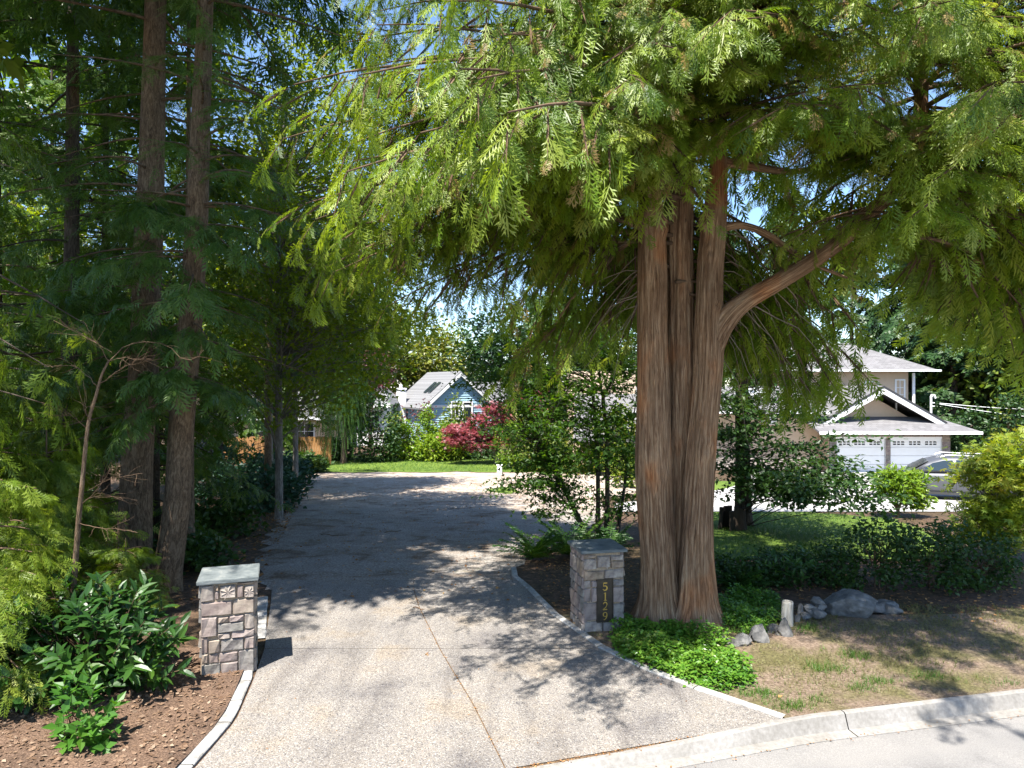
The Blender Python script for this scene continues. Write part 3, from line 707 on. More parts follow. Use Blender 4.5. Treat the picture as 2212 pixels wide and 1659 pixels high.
class Fol:
    def __init__(s): s.items = []
    def add(s, names, P, A, N, S, var=None):
        P = np.atleast_2d(P); n = len(P)
        if n == 0: return
        A = nrm(np.broadcast_to(A, P.shape)); N = np.broadcast_to(N, P.shape).astype(float)
        N = nrm(N - (N * A).sum(1, keepdims=True) * A)
        S = np.broadcast_to(S, (n,)).astype(float); var = rng.random(n) if var is None else np.broadcast_to(var, (n,))
        names = [names] if isinstance(names, str) else names
        pick = rng.integers(0, len(names), n)
        for i, nm in enumerate(names):
            k = pick == i
            if k.any(): s.items.append((nm, P[k], A[k], N[k], S[k], var[k]))
    def count(s): return sum(len(i[1]) * len(TPL[i[0]][1]) for i in s.items)
    def build(s, name, m, parent, org=(0, 0, 0), kind=None):
        VV, TT, RR = [], [], []; off = 0; org = np.array(org, float)
        for nm, P, A, N, S, var in s.items:
            tv, tt = TPL[nm]; B = np.cross(N, A)
            v = P[:, None, :] + S[:, None, None] * (tv[None, :, 0:1] * A[:, None, :] + tv[None, :, 1:2] * B[:, None, :] + tv[None, :, 2:3] * N[:, None, :])
            n, k = len(P), len(tv)
            VV.append((v - org).reshape(-1, 3)); TT.append((tt[None] + (np.arange(n) * k)[:, None, None] + off).reshape(-1, 3)); RR.append(np.repeat(var, k))
            off += n * k
        o = obj(name, np_mesh(name, np.concatenate(VV), np.concatenate(TT), np.concatenate(RR)), m, parent)
        global TRIS; TRIS += len(o.data.polygons)
        return tag(o, kind=kind) if kind else o
TRIS = 0
def stem_mesh(name, P, R, ns=24, sub=4, flute=.06, flare=0, nfl=5, seed=0, knots=(), org=(0, 0, 0), ridge=.02):
    """a trunk or limb: smooth path, fluted, with fibrous ridges, buttresses at the foot and knots; uv in metres"""
    P = [Vector(p) for p in P]; n0 = len(P); Q = []; RR = []
    for i in range(n0 - 1):                    # Catmull-Rom
        p0, p1, p2, p3 = P[max(i - 1, 0)], P[i], P[i + 1], P[min(i + 2, n0 - 1)]
        for k in range(sub):
            t = k / sub
            Q.append(.5 * ((2 * p1) + (p2 - p0) * t + (2 * p0 - 5 * p1 + 4 * p2 - p3) * t * t + (3 * p1 - p0 - 3 * p2 + p3) * t ** 3)); RR.append(R[i] * (1 - t) + R[i + 1] * t)
    Q.append(P[-1]); RR.append(R[-1]); n = len(Q); V = []; UV = []; s = 0
    ref = Vector((0, 1, 0)) if abs((P[-1] - P[0]).normalized().y) < .8 else Vector((0, 0, 1))
    Rm = max(R)
    for i, p in enumerate(Q):
        t = (Q[min(i + 1, n - 1)] - Q[max(i - 1, 0)]).normalized()
        a = t.cross(ref).normalized(); b = a.cross(t).normalized()
        if i: s += (p - Q[i - 1]).length
        for k in range(ns + 1):
            th = 2 * math.pi * k / ns; c, sn = math.cos(th), math.sin(th); r = RR[i]
            f = 1 + flute * noise.noise((c * 1.6 + seed, sn * 1.6, s * .35)) * 2
            f += ridge * noise.noise((c * 5.5 + seed, sn * 5.5, s * .7)) * 2 + ridge * .7 * noise.noise((c * 13 + seed, sn * 13, s * 1.1))
            if flare: f += flare * math.exp(-s / (Rm * 1.1)) * (.55 + .6 * max(-.4, math.sin(nfl * th + seed) + .5 * math.sin(2 * th + seed * 2)))
            for (ka, kz, kr, kh) in knots:
                da = (th - ka + math.pi) % (2 * math.pi) - math.pi; q = math.hypot(da * r, (s - kz)) / kr
                f += kh * (math.exp(-(q - .8) ** 2 * 5) - .6 * math.exp(-q * q * 8)) / max(r, .05) if q < 3 else 0
            q = p + a * (r * f * c) + b * (r * f * sn)
            V.append((q.x - org[0], q.y - org[1], q.z - org[2])); UV.append((k / ns * 2 * math.pi * Rm, s))
    F = []; w = ns + 1
    for i in range(n - 1):
        for k in range(ns): F.append((i * w + k, i * w + k + 1, (i + 1) * w + k + 1, (i + 1) * w + k))
    F.append(tuple((n - 1) * w + k for k in range(ns)))
    me = bpy.data.meshes.new(name); me.from_pydata(V, [], F)
    uv = me.uv_layers.new(name='UVMap'); li = np.zeros(len(me.loops), np.int32); me.loops.foreach_get('vertex_index', li)
    uv.data.foreach_set('uv', np.array(UV, np.float32)[li].ravel())
    me.polygons.foreach_set('use_smooth', np.ones(len(me.polygons), bool)); me.update(); return me
class Tubes:                                   # many thin branches in one mesh with uv
    def __init__(s): s.V = []; s.F = []; s.U = []
    def add(s, P, R, ns=5):
        P = np.asarray(P, float); n = len(P); T = nrm(np.gradient(P, axis=0))
        ref = np.array([.31, .22, 1.0]); a = nrm(np.cross(T, ref)); b = np.cross(a, T)
        th = np.arange(ns) / ns * 2 * np.pi; R = np.broadcast_to(R, (n,))
        ring = P[:, None] + R[:, None, None] * (np.cos(th)[None, :, None] * a[:, None] + np.sin(th)[None, :, None] * b[:, None])
        off = sum(len(v) for v in s.V) if not hasattr(s, 'o') else s.o
        s.V.append(ring.reshape(-1, 3)); L = np.concatenate([[0], np.cumsum(np.linalg.norm(np.diff(P, axis=0), axis=1))])
        s.U.append(np.stack([np.tile(th * R.max(), n), np.repeat(L, ns)], 1))
        i = np.arange(n - 1)[:, None] * ns; k = np.arange(ns)[None]; k2 = (k + 1) % ns
        s.F.append(np.stack([i + k, i + k2, i + ns + k2, i + ns + k], -1).reshape(-1, 4) + off); s.o = off + n * ns
    def build(s, name, m, parent, org=(0, 0, 0), kind=None):
        V = np.concatenate(s.V) - np.array(org, float); F = np.concatenate(s.F)
        me = np_mesh(name, V, F, None, True); uv = me.uv_layers.new(name='UVMap')
        uv.data.foreach_set('uv', np.concatenate(s.U)[F.ravel()].astype(np.float32).ravel())
        global TRIS; TRIS += 2 * len(F)
        o = obj(name, me, m, parent); return tag(o, kind=kind) if kind else o
def limb_path(base, az, L, rise, sag, lift=0, n=9, wob=.05):
    t = np.linspace(0, 1, n); d = np.array([math.cos(az), math.sin(az), 0]); lat = np.array([-d[1], d[0], 0])
    z = L * (rise * t - sag * t ** 2 + lift * t ** 3)
    w = np.cumsum(rng.normal(0, wob * L / n, n)); w[0] = 0
    return np.asarray(base, float) + t[:, None] * L * d + w[:, None] * lat + z[:, None] * UP
def dress(F, tb, P, tpl, size, r0=.03, nt=14, tl=.9, nf=5, t0=.25, hang=.55, twig_sag=.35, outw=.6, upw=.5, scale_tip=.8, sticks=None, var=None, clip=None, spread=.75, gap=0.0, dead=None):
    """clothe one limb with side twigs and flat sprays"""
    n = len(P); T = nrm(np.gradient(P, axis=0)); L = np.linalg.norm(P[-1] - P[0])
    if tb is not None: tb.add(P, np.linspace(r0, .006, n), 5)
    t = np.sort(rng.uniform(t0, 1, nt)); t[-1] = 1
    if gap: t = t[rng.random(len(t)) > gap]
    nt = len(t)
    if nt == 0: return
    u = np.linspace(0, 1, n); p = np.stack([np.interp(t, u, P[:, k]) for k in range(3)], 1); tg = nrm(np.stack([np.interp(t, u, T[:, k]) for k in range(3)], 1))
    lat = nrm(np.cross(tg, UP)); sd = np.where(np.arange(nt) % 2 == 0, 1, -1)[:, None]
    wd = nrm(tg * .75 + lat * sd * spread * rng.uniform(.3, 1.2, (nt, 1)) + rng.normal(0, .16, (nt, 3)) - UP * twig_sag * rng.uniform(.2, 1.2, (nt, 1)))
    wl = tl * (1 - .45 * t) * rng.uniform(.55, 1.25, nt)
    s = np.linspace(.12, 1, nf)[None, :] + rng.uniform(-.06, .06, (nt, nf)); s[:, -1] = 1
    pos = p[:, None] + wd[:, None] * (wl[:, None] * s)[..., None] - UP * (twig_sag * .6 * wl[:, None] * s ** 2)[..., None]
    if sticks is not None: sticks.add('stick', p, nrm(pos[:, -1] - p), UP + rng.normal(0, .3, p.shape), np.linalg.norm(pos[:, -1] - p, axis=1))
    if clip is not None: pass
    wlat = nrm(np.cross(wd, UP))[:, None]; fs = np.where(np.arange(nf) % 2 == 0, 1, -1)[None, :, None] * np.ones((nt, 1, 1)); fs[:, -1] = 0
    A = nrm(wd[:, None] * .7 + wlat * fs * rng.uniform(.3, .95, (nt, nf, 1)) - UP * hang * rng.uniform(.1, 1.3, (nt, nf, 1)) + rng.normal(0, .2, (nt, nf, 3)))
    outd = nrm(tg * np.array([1, 1, 0]))[:, None]
    N = upw * UP + outw * outd + rng.normal(0, .3, (nt, nf, 3))
    S = size * rng.uniform(.5, 1.4, (nt, nf)) * (1 - (1 - scale_tip) * t[:, None])
    pos, A, N, S = pos.reshape(-1, 3), A.reshape(-1, 3), N.reshape(-1, 3), S.ravel()
    if dead is not None:
        k = (rng.random(len(S)) < .045) | np.repeat(rng.random(nt) < .02, nf); dead.add(tpl, pos[k], A[k], N[k], S[k] * .8); pos, A, N, S = pos[~k], A[~k], N[~k], S[~k]
    F.add(tpl, pos, A, N, S, None if var is None else np.clip(rng.normal(var, .2, len(S)), 0, 1))
FR = ['frond0', 'frond1', 'frond2', 'frond3']; CO = ['coarse0', 'coarse1']; FA = ['far0', 'far1']; FE = ['feather0', 'feather1']
rad = math.radians
def conifer(name, base, label, H, trunk_R, bark_m, leaf_m, zones, tpl, size, trunk_pts=None, group=None, trunk_ns=20, cat='tree', foot=.5, extra=()):
    """a conifer: trunk, limbs and crown. zones = (z0, z1, count, len0, len1, rise, sag, lift, kwargs)"""
    root = thing(name, base, label, cat, group)
    b = np.array(base, float)
    pts = trunk_pts or [b, b + [0, 0, H * .3], b + [0, 0, H * .6], b + [0, 0, H]]
    n = len(pts); R = [trunk_R * (1 - .85 * i / (n - 1)) if trunk_pts is None else trunk_R * max(.12, 1 - (Vector(pts[i]).z - b[2]) / H * .8) for i in range(n)]
    obj('trunk', stem_mesh('trunk', [Vector(p) for p in pts], R, trunk_ns, 8, .05, foot, 5, rnd.random() * 9, (), base, .025), bark_m, root)
    F = Fol(); tb = Tubes(); pz = np.array([p[2] for p in pts]); pa = np.array([list(p) for p in pts])
    for (z0, z1, cnt, l0, l1, rise, sag, lift, kw) in list(zones) + list(extra):
        kw = dict(kw); azr = kw.pop('az', None); tp = kw.pop('tpl', tpl); sz = kw.pop('size', size)
        for i in range(cnt):
            f = (i + rng.random()) / cnt; z = b[2] + z0 + (z1 - z0) * f
            az = rng.uniform(0, 2 * np.pi) if azr is None else rng.uniform(rad(azr[0]), rad(azr[1]))
            c = np.array([np.interp(z, pz, pa[:, k]) for k in range(3)])
            Lb = (l0 + (l1 - l0) * f) * rng.uniform(.75, 1.15)
            P = limb_path(c, az, Lb, rise * rng.uniform(.6, 1.3), sag * rng.uniform(.7, 1.3), lift)
            dress(F, tb, P, tp, sz, r0=.012 + .008 * Lb, **kw)
    tb.build('limbs', bark_m, root, base, 'stuff'); F.build('crown', leaf_m, root, base)
    return root
def broadleaf(name, base, label, stems, clusters, leaf, size, per, leaf_m, bark_m, cat='tree', sig=(.3, .3, .18), group=None, br=.02, flat=.7, stem_ns=10, parts=('trunk', 'crown'), sticks=True, foot=.3, hang=0):
    """stems: list of (points, radii); clusters: (n,3) centres of leaf clusters, each joined by a branch to the nearest stem"""
    root = thing(name, base, label, cat, group); tb = Tubes(); F = Fol(); sp = []
    for i, (P, R) in enumerate(stems):
        obj(parts[0], stem_mesh(parts[0], P, R, stem_ns, 5, .05, foot, 4, i * 3.1, (), base, .015), bark_m, root)
        for k in range(len(P) - 1):
            for q in range(6): sp.append(np.array(Vector(P[k]).lerp(Vector(P[k + 1]), q / 6)))
    sp = np.array(sp) if sp else np.array([base]); C = np.asarray(clusters, float)
    for c in C:
        low = sp[sp[:, 2] < c[2] + .1] if (sp[:, 2] < c[2] + .1).any() else sp
        d = np.linalg.norm(low - c, axis=1) + rng.random(len(low)) * .3 * np.ptp(C[:, 2]); a = low[d.argmin()]
        mid = (a + c) / 2 + np.array([0, 0, .12 * np.linalg.norm(c - a)]) + rng.normal(0, .05 * np.linalg.norm(c - a), 3)
        tt = np.linspace(0, 1, 5)[:, None]; P = (1 - tt) ** 2 * a + 2 * tt * (1 - tt) * mid + tt ** 2 * c
        tb.add(P, np.linspace(br, br * .25, 5), 4)
        n = max(3, int(per * rng.uniform(.6, 1.4)))
        p = c + rng.normal(0, 1, (n, 3)) * np.array(sig)
        out = nrm(p - c * .8 - C.mean(0) * .2 + rng.normal(0, .3, (n, 3)))
        A = nrm(out * np.array([1, 1, .3]) + rng.normal(0, .5, (n, 3)) - UP * hang)
        N = UP * flat + out * .4 + rng.normal(0, .45, (n, 3))
        F.add(leaf, p, A, N, size * rng.uniform(.6, 1.3, n), np.clip(rng.normal(rng.uniform(.25, .75), .22, n), 0, 1))
    tb.build('branches', bark_m, root, base, 'stuff'); F.build(parts[1], leaf_m, root, base)
    return root
def ellipsoid(n, c, r, shell=.5, zmin=None):
    d = nrm(rng.normal(0, 1, (n, 3))); q = rng.uniform(shell ** 3, 1, (n, 1)) ** (1 / 3)
    p = np.array(c) + d * q * np.array(r)
    return p if zmin is None else p[p[:, 2] > zmin]

# ------------------------------------------------------------------ the big three-stemmed cedar by the right pillar
CB = (2.5, 10.55, 0.0)
ced = thing('cedar_tree', CB, 'big cedar with three fused reddish trunks beside the numbered stone pillar', 'tree')
def stem_pts(rows, d): return [W(x, y, d) for x, y, w in rows], [w / 2 / FPX * d for x, y, w in rows]
sA = [(1424,1345,90),(1423,1290,72),(1421,1200,72),(1415,1100,74),(1412,1000,75),(1410,900,69),(1410,800,64),(1409,700,62),(1408,600,60),(1407,500,56),(1403,400,44),(1404,300,34),(1408,180,28),(1412,0,22),(1415,-250,14)]
sC = [(1508,1345,94),(1506,1290,76),(1504,1200,69),(1508,1100,64),(1513,1000,62),(1521,900,57),(1529,800,60),(1531,720,62),(1532,650,55),(1535,580,53),(1542,500,52),(1548,430,46),(1552,350,34),(1556,200,28),(1560,0,22),(1562,-250,14)]
sB = [(1472,1330,70),(1470,1200,66),(1471,1050,62),(1471,900,62),(1471,750,60),(1470,600,58),(1470,500,56),(1478,350,48),(1485,200,40),(1490,50,32),(1492,-150,24),(1495,-400,14)]
kA = [(rad(262), 3.85, .09, .03), (rad(285), 4.45, .10, .035), (rad(255), 2.35, .11, .03), (rad(280), 1.7, .10, .03), (rad(250), 5.3, .08, .03), (rad(215), 6.1, .1, .05)]
kC = [(rad(265), 2.75, .12, .04), (rad(300), 3.25, .1, .03), (rad(290), 5.7, .10, .035), (rad(255), 4.9, .07, .03), (rad(330), 6.2, .13, .05), (rad(300), 1.5, .09, .03)]
for rows_, d_, kn, fl, sd in ((sA, 10.4, kA, .85, 1.3), (sC, 10.4, kC, .85, 4.1), (sB, 10.72, [(rad(270), 3.9, .1, .03), (rad(250), 5.2, .09, .03)], .3, 7.7)):
    P, R = stem_pts(rows_, d_)
    P[0].z = -.12
    obj('trunk', stem_mesh('trunk', P, R, 96, 11, .07, fl, 4, sd, kn, CB, .05), M['cedar_bark'], ced)
bD = [(1527,790,52,10.4),(1540,735,56,10.38),(1566,690,52,10.35),(1610,650,42,10.3),(1680,610,38,10.2),(1760,560,36,10.1),(1825,512,34,10.0),(1880,460,30,9.9),(1915,425,29,9.85),(1952,372,28,9.8),(1978,310,27,9.75),(1989,235,27,9.75),(1991,140,25,9.75),(1993,30,21,9.8),(1996,-150,16,9.8),(2000,-420,7,9.8)]
obj('branch', stem_mesh('branch', [W(x, y, d) for x, y, w, d in bD], [w / 2 / FPX * d for x, y, w, d in bD], 48, 8, .06, 0, 4, 2.2, [(rad(40), 3.2, .08, .03)], CB, .05), M['cedar_bark'], ced)
for L_ in ([(1560,492,20,10.4),(1600,487,17,10.4),(1650,502,15,10.45),(1700,535,13,10.5),(1760,572,9,10.6),(1830,600,5,10.7)],
           [(1545,345,26,10.4),(1580,352,20,10.4),(1640,362,17,10.4),(1720,370,13,10.5),(1800,350,8,10.5)],
           [(1402,345,18,10.4),(1440,320,20,10.3),(1480,328,19,10.2),(1520,322,15,10.1),(1560,300,9,10.0)],
           [(1400,492,20,10.4),(1378,480,17,10.35),(1350,470,13,10.3)],
           [(1396,500,15,10.5),(1360,522,12,10.7),(1300,570,9,11),(1240,640,6,11.4),(1200,700,3,11.7)],
           [(1400,420,15,10.4),(1330,425,11,10.3),(1250,420,9,10.1),(1150,440,7,9.9),(1090,455,4,9.8)],
           [(1385,370,13,10.4),(1330,390,9,10.3),(1270,400,7,10.2)]):
    obj('branch', stem_mesh('branch', [W(x, y, d) for x, y, w, d in L_], [w / 2 / FPX * d for x, y, w, d in L_], 14, 6, .06, 0, 4, rnd.random() * 9, (), CB, .03), M['cedar_bark'], ced)
# dead twigs hanging right of the stems
tb = Tubes()
for i in range(46):
    x, y = rnd.choice([(1555, 600), (1558, 560), (1550, 690), (1575, 660), (1600, 640), (1570, 500), (1400, 560), (1390, 640), (1385, 480), (1640, 620), (1700, 590)])
    p0 = np.array(W(x + rnd.uniform(-8, 8), y + rnd.uniform(-25, 25), 10.45)); sg = 1 if x > 1500 else -1
    d = np.array([sg * rnd.uniform(.3, 1), rnd.uniform(-.3, .8), rnd.uniform(-.9, .1)]); L_ = rnd.uniform(.6, 1.9)
    tt = np.linspace(0, 1, 7)[:, None]; P = p0 + d * L_ * tt + np.array([0, 0, -.5 * L_]) * tt ** 2 + np.cumsum(rng.normal(0, .03, (7, 3)), 0)
    tb.add(P, np.linspace(rnd.uniform(.006, .014), .002, 7), 4)
tb.build('dead_twigs', M['deadtwig'], ced, CB, 'stuff')
def cstem(z):                                  # stems at a height
    return np.array([2.25 + .5 * rnd.random(), 10.45 + .25 * rnd.random(), z])
def bough_mesh(L_, dens, nf, tpl, size, tl, hang, ts, outw, upw, rise, sag, t0=.18):
    """one bough along +x: limb, twigs, flat sprays and a few dead ones, in one mesh with three materials"""
    F = Fol(); tb = Tubes(); ST = Fol(); DD = Fol()
    P = limb_path((0, 0, 0), 0, L_, rise, sag, .05, 10, .09)
    dress(F, tb, P, tpl, size, r0=.016 + .006 * L_, nt=int(dens * L_), tl=tl, nf=nf, t0=t0, hang=hang, twig_sag=ts, sticks=ST, dead=DD, outw=outw, upw=upw, spread=.85)
    VV, TT, RR, MI = [], [], [], []; off = 0
    for fol, mi in ((F, 0), (ST, 1), (DD, 2)):
        for nm, P_, A, N, S, var in fol.items:
            tv, tt = TPL[nm]; B = np.cross(N, A)
            v = (P_[:, None, :] + S[:, None, None] * (tv[None, :, 0:1] * A[:, None, :] + tv[None, :, 1:2] * B[:, None, :] + tv[None, :, 2:3] * N[:, None, :])).reshape(-1, 3)
            n, k = len(P_), len(tv); t_ = (tt[None] + (np.arange(n) * k)[:, None, None] + off).reshape(-1, 3)
            VV.append(v); TT.append(t_); RR.append(np.repeat(var, k)); MI.append(np.full(len(t_), mi)); off += n * k
    q = np.concatenate(tb.F); v = np.concatenate(tb.V); t_ = np.concatenate([q[:, [0, 1, 2]], q[:, [0, 2, 3]]]) + off
    VV.append(v); TT.append(t_); RR.append(np.full(len(v), .5)); MI.append(np.full(len(t_), 1))
    me = np_mesh('bough', np.concatenate(VV), np.concatenate(TT), np.concatenate(RR))
    for m in ('cedar', 'twig', 'deadspray'): me.materials.append(M[m])
    me.polygons.foreach_set('material_index', np.concatenate(MI).astype(np.int32)); me.update(); return me
LIB = {}
for key, kw in (('front', dict(dens=6.6, nf=6, tpl=FR, size=.33, tl=.95, hang=.8, ts=.6, outw=.65, upw=.8, rise=.2, sag=.40)),
                ('high', dict(dens=6.6, nf=6, tpl=FR, size=.32, tl=.8, hang=.65, ts=.4, outw=.65, upw=.8, rise=.18, sag=.32)),
                ('back', dict(dens=6.0, nf=6, tpl=CO, size=.40, tl=.95, hang=1.0, ts=.65, outw=.7, upw=.5, rise=.1, sag=.45)),
                ('droop', dict(dens=7.0, nf=7, tpl=CO, size=.38, tl=1.0, hang=1.25, ts=.9, outw=.7, upw=.4, rise=.05, sag=.62))):
    LIB[key] = [(L_, bough_mesh(L_, **kw)) for L_ in ((1.7, 3.0, 3.0, 4.6, 4.6) if key in ('front', 'high') else (1.8, 3.2, 4.4))]
crown = obj('crown', bough_mesh(2.2, 7, 6, FR, .32, .8, .7, .5, .65, .8, .5, .4), None, ced, (W(1490, 60, 10.6) - Vector(CB)))
NB = 0
def bough(p, az, L_, style, tilt=0.0, roll=None):
    global NB
    c = sorted(LIB[style], key=lambda q: abs(math.log(q[0] / L_)) + rnd.random() * .12)[0]
    o = bpy.data.objects.new('bough', c[1]); COL.objects.link(o); o.parent = crown; k = L_ / c[0]
    o.location = Vector(p) - Vector(CB) - crown.location; o.scale = (k, k * rnd.uniform(.85, 1.15), k)
    o.rotation_euler = (rnd.uniform(-.25, .25) if roll is None else roll, -tilt - rnd.uniform(-.1, .1), az); NB += 1
def limbs(n, z, az, ln, style, tilt=0.0):
    for i in range(n):
        bough(cstem(rnd.uniform(*z)), rad(rnd.uniform(*az)), rnd.uniform(*ln), style, tilt)
def dstem(z):                                  # the upright end of the long branch
    t = min(1, max(0, (z - 5.8) / 6)); return np.array([5.75 + .1 * t + .1 * rnd.random(), 9.75 + .1 * rnd.random(), z])
# sunlit boughs towards the street and the drive
limbs(10, (8.6, 10.2), (182, 222), (4.2, 5.6), 'high')
limbs(22, (6.4, 8.2), (198, 250), (4.4, 6.0), 'front')
limbs(17, (8.4, 9.8), (190, 290), (2.8, 4.4), 'high')
limbs(11, (7.2, 8.0), (246, 298), (3.4, 4.6), 'high')
limbs(8, (8.0, 9.2), (246, 298), (2.0, 3.2), 'high')
limbs(26, (5.8, 8.2), (160, 212), (3.8, 5.6), 'front')
limbs(6, (5.4, 6.2), (165, 205), (3.6, 5.0), 'front')
limbs(9, (7.2, 8.8), (290, 350), (2.4, 3.6), 'high')
limbs(8, (7.0, 8.2), (205, 335), (1.4, 2.4), 'high')
cs0 = cstem; cstem = dstem
limbs(10, (7.4, 9.8), (-70, 200), (2.4, 4.2), 'high')
limbs(15, (6.6, 8.0), (190, 350), (3.0, 4.2), 'high')
limbs(10, (8.0, 9.8), (190, 350), (1.6, 2.6), 'high')
limbs(19, (6.6, 9.4), (-60, 50), (2.4, 4.4), 'back', .08)
limbs(16, (5.7, 7.4), (190, 340), (1.3, 2.3), 'high')
limbs(6, (5.6, 8.4), (60, 150), (2.0, 3.4), 'back')
limbs(8, (5.7, 6.7), (15, 80), (2.4, 3.4), 'droop')
limbs(5, (6.4, 7.2), (0, 50), (3.4, 4.4), 'droop')
limbs(4, (9.6, 13), (0, 360), (2.0, 3.2), 'back')
cstem = cs0
for k in range(8):
    bough(W(1850 + 11 * k, 485 - 11 * k, 9.9), rad(rnd.uniform(-75, 50)), rnd.uniform(1.2, 2.0), 'high')
# shaded boughs behind
limbs(10, (6.0, 8.8), (20, 165), (3.0, 5.0), 'back')
limbs(15, (4.8, 6.6), (12, 75), (2.0, 3.5), 'droop')
limbs(6, (5.4, 6.6), (95, 140), (2.6, 4.0), 'droop')
# boughs over the verge, then the rest of the crown
limbs(5, (7.8, 9.6), (268, 304), (5.0, 6.6), 'high', .12)
limbs(10, (9.4, 12), (0, 360), (2.0, 3.0), 'back')
limbs(26, (11.5, 17), (0, 360), (1.8, 3.3), 'back')
print('boughs', NB)

# ------------------------------------------------------------------ tall firs and hemlocks left of the drive
def trunk_rows(rows, d): return [W(x, y, d) for x, y in rows]
def ground_start(P):
    q = P[0].copy(); q.z = gz(q.y) - .1; return [q] + P[1:]
lowz = dict(nt=10, nf=6, tl=.75, hang=.35, twig_sag=.25, upw=.9, outw=.3)
b = G(292, 1240)
T2 = ground_start(trunk_rows([(291,1240),(296,1000),(310,800),(318,600),(326,400),(333,100),(340,-300),(345,-800),(350,-1500)], 13.0))
conifer('fir_tree', tuple((T2[0].x, T2[0].y, gz(T2[0].y))), 'thickest trunk on the left, a fir with furrowed grey brown bark behind the hedge', 24, .30, M['fir_bark'], M['hemlock'],
        [(2.6, 4.6, 5, 1.0, 1.7, .0, .3, .1, dict(lowz, gap=.2)), (4.5, 11.5, 26, 1.6, 3.2, .05, .35, .1, dict(lowz, gap=.1)), (11, 14.5, 16, 3.6, 3.6, .1, .35, .05, dict(nt=10, nf=5, tl=1.2, tpl=CO, size=.6)), (14.5, 21, 26, 4.2, 1.4, .1, .3, .05, dict(nt=11, nf=5, tl=1.4, tpl=FA, size=1.0))], FE, .36, T2, 'tall trees left of the drive', 40, extra=[(3.6, 7.4, 9, 1.2, 2.2, .0, .35, .1, dict(lowz, az=(215, 330), tpl=CO, size=.4, hang=.7))])
T3 = ground_start(trunk_rows([(355,1280),(381,1100),(394,900),(411,700),(424,500),(436,200),(446,-100),(455,-700),(460,-1300)], 11.9))
conifer('fir_tree', tuple((T3[0].x, T3[0].y, gz(T3[0].y))), 'dark leaning trunk next to the thickest one, on the drive side', 20, .23, M['fir_bark'], M['hemlock'],
        [(3.4, 6.2, 7, 1.0, 1.8, .0, .3, .1, dict(lowz)), (6.2, 10.5, 18, 1.6, 2.8, .05, .3, .1, dict(lowz)), (10.5, 14.5, 17, 3.4, 3.6, .1, .35, .05, dict(nt=10, nf=5, tl=1.2, tpl=CO, size=.6)), (14.8, 19, 30, 4.0, 1.4, .1, .3, .05, dict(nt=11, nf=5, tl=1.4, tpl=FA, size=1.0))], FE, .34, T3, 'tall trees left of the drive', 32, extra=[(3.2, 7.0, 10, 1.1, 2.0, .0, .35, .1, dict(lowz, az=(200, 340), tpl=CO, size=.4, hang=.7)), (6.6, 7.9, 5, 2.2, 2.8, .15, .35, .1, dict(lowz, az=(-50, 10)))])
T1 = ground_start(trunk_rows([(150,1180),(150,900),(154,600),(157,200),(160,-300),(162,-1000)], 14.8))
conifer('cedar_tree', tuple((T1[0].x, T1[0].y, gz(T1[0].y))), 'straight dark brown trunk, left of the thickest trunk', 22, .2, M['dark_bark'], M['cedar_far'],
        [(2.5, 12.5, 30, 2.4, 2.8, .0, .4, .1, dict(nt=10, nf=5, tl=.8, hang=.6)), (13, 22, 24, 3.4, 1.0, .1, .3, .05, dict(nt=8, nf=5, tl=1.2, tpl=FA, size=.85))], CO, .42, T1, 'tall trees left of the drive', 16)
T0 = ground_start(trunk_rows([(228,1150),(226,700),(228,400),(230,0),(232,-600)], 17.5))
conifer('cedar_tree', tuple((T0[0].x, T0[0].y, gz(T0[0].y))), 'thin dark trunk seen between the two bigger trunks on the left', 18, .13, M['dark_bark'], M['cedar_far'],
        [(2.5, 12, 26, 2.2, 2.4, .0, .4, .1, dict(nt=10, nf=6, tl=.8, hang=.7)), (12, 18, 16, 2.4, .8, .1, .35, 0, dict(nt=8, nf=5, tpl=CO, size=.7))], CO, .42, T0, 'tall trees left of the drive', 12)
# hemlock whose pale sprays reach over the drive
h0 = (-7.2, 15.2, gz(15.2))
conifer('hemlock_tree', h0, 'slim hemlock with drooping pale sprays behind the leaning trunk', 14, .13, M['fir_bark'], M['hemlock'],
        [(3.0, 12.5, 28, 2.6, 3.0, .05, .4, .1, dict(nt=10, nf=6, tl=.8, hang=.4, upw=1.0, outw=.3)), (12, 13.8, 6, 1.6, .6, .1, .35, 0, dict(nt=8, nf=5, tpl=CO, size=.5))], FE, .36, None, 'tall trees left of the drive', 14)
h1 = (-10.5, 20.0, gz(20))
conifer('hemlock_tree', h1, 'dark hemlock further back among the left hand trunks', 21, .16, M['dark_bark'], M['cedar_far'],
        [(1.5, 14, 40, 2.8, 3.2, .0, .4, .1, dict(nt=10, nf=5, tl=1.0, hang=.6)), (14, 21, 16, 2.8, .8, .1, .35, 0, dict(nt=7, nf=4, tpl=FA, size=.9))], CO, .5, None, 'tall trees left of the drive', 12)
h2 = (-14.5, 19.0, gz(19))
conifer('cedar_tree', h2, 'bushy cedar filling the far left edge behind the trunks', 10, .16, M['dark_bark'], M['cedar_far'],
        [(1.0, 9.6, 36, 3.0, .8, .0, .4, .1, dict(nt=10, nf=6, tl=1.0, hang=.7))], CO, .5, None, 'tall trees left of the drive', 12)
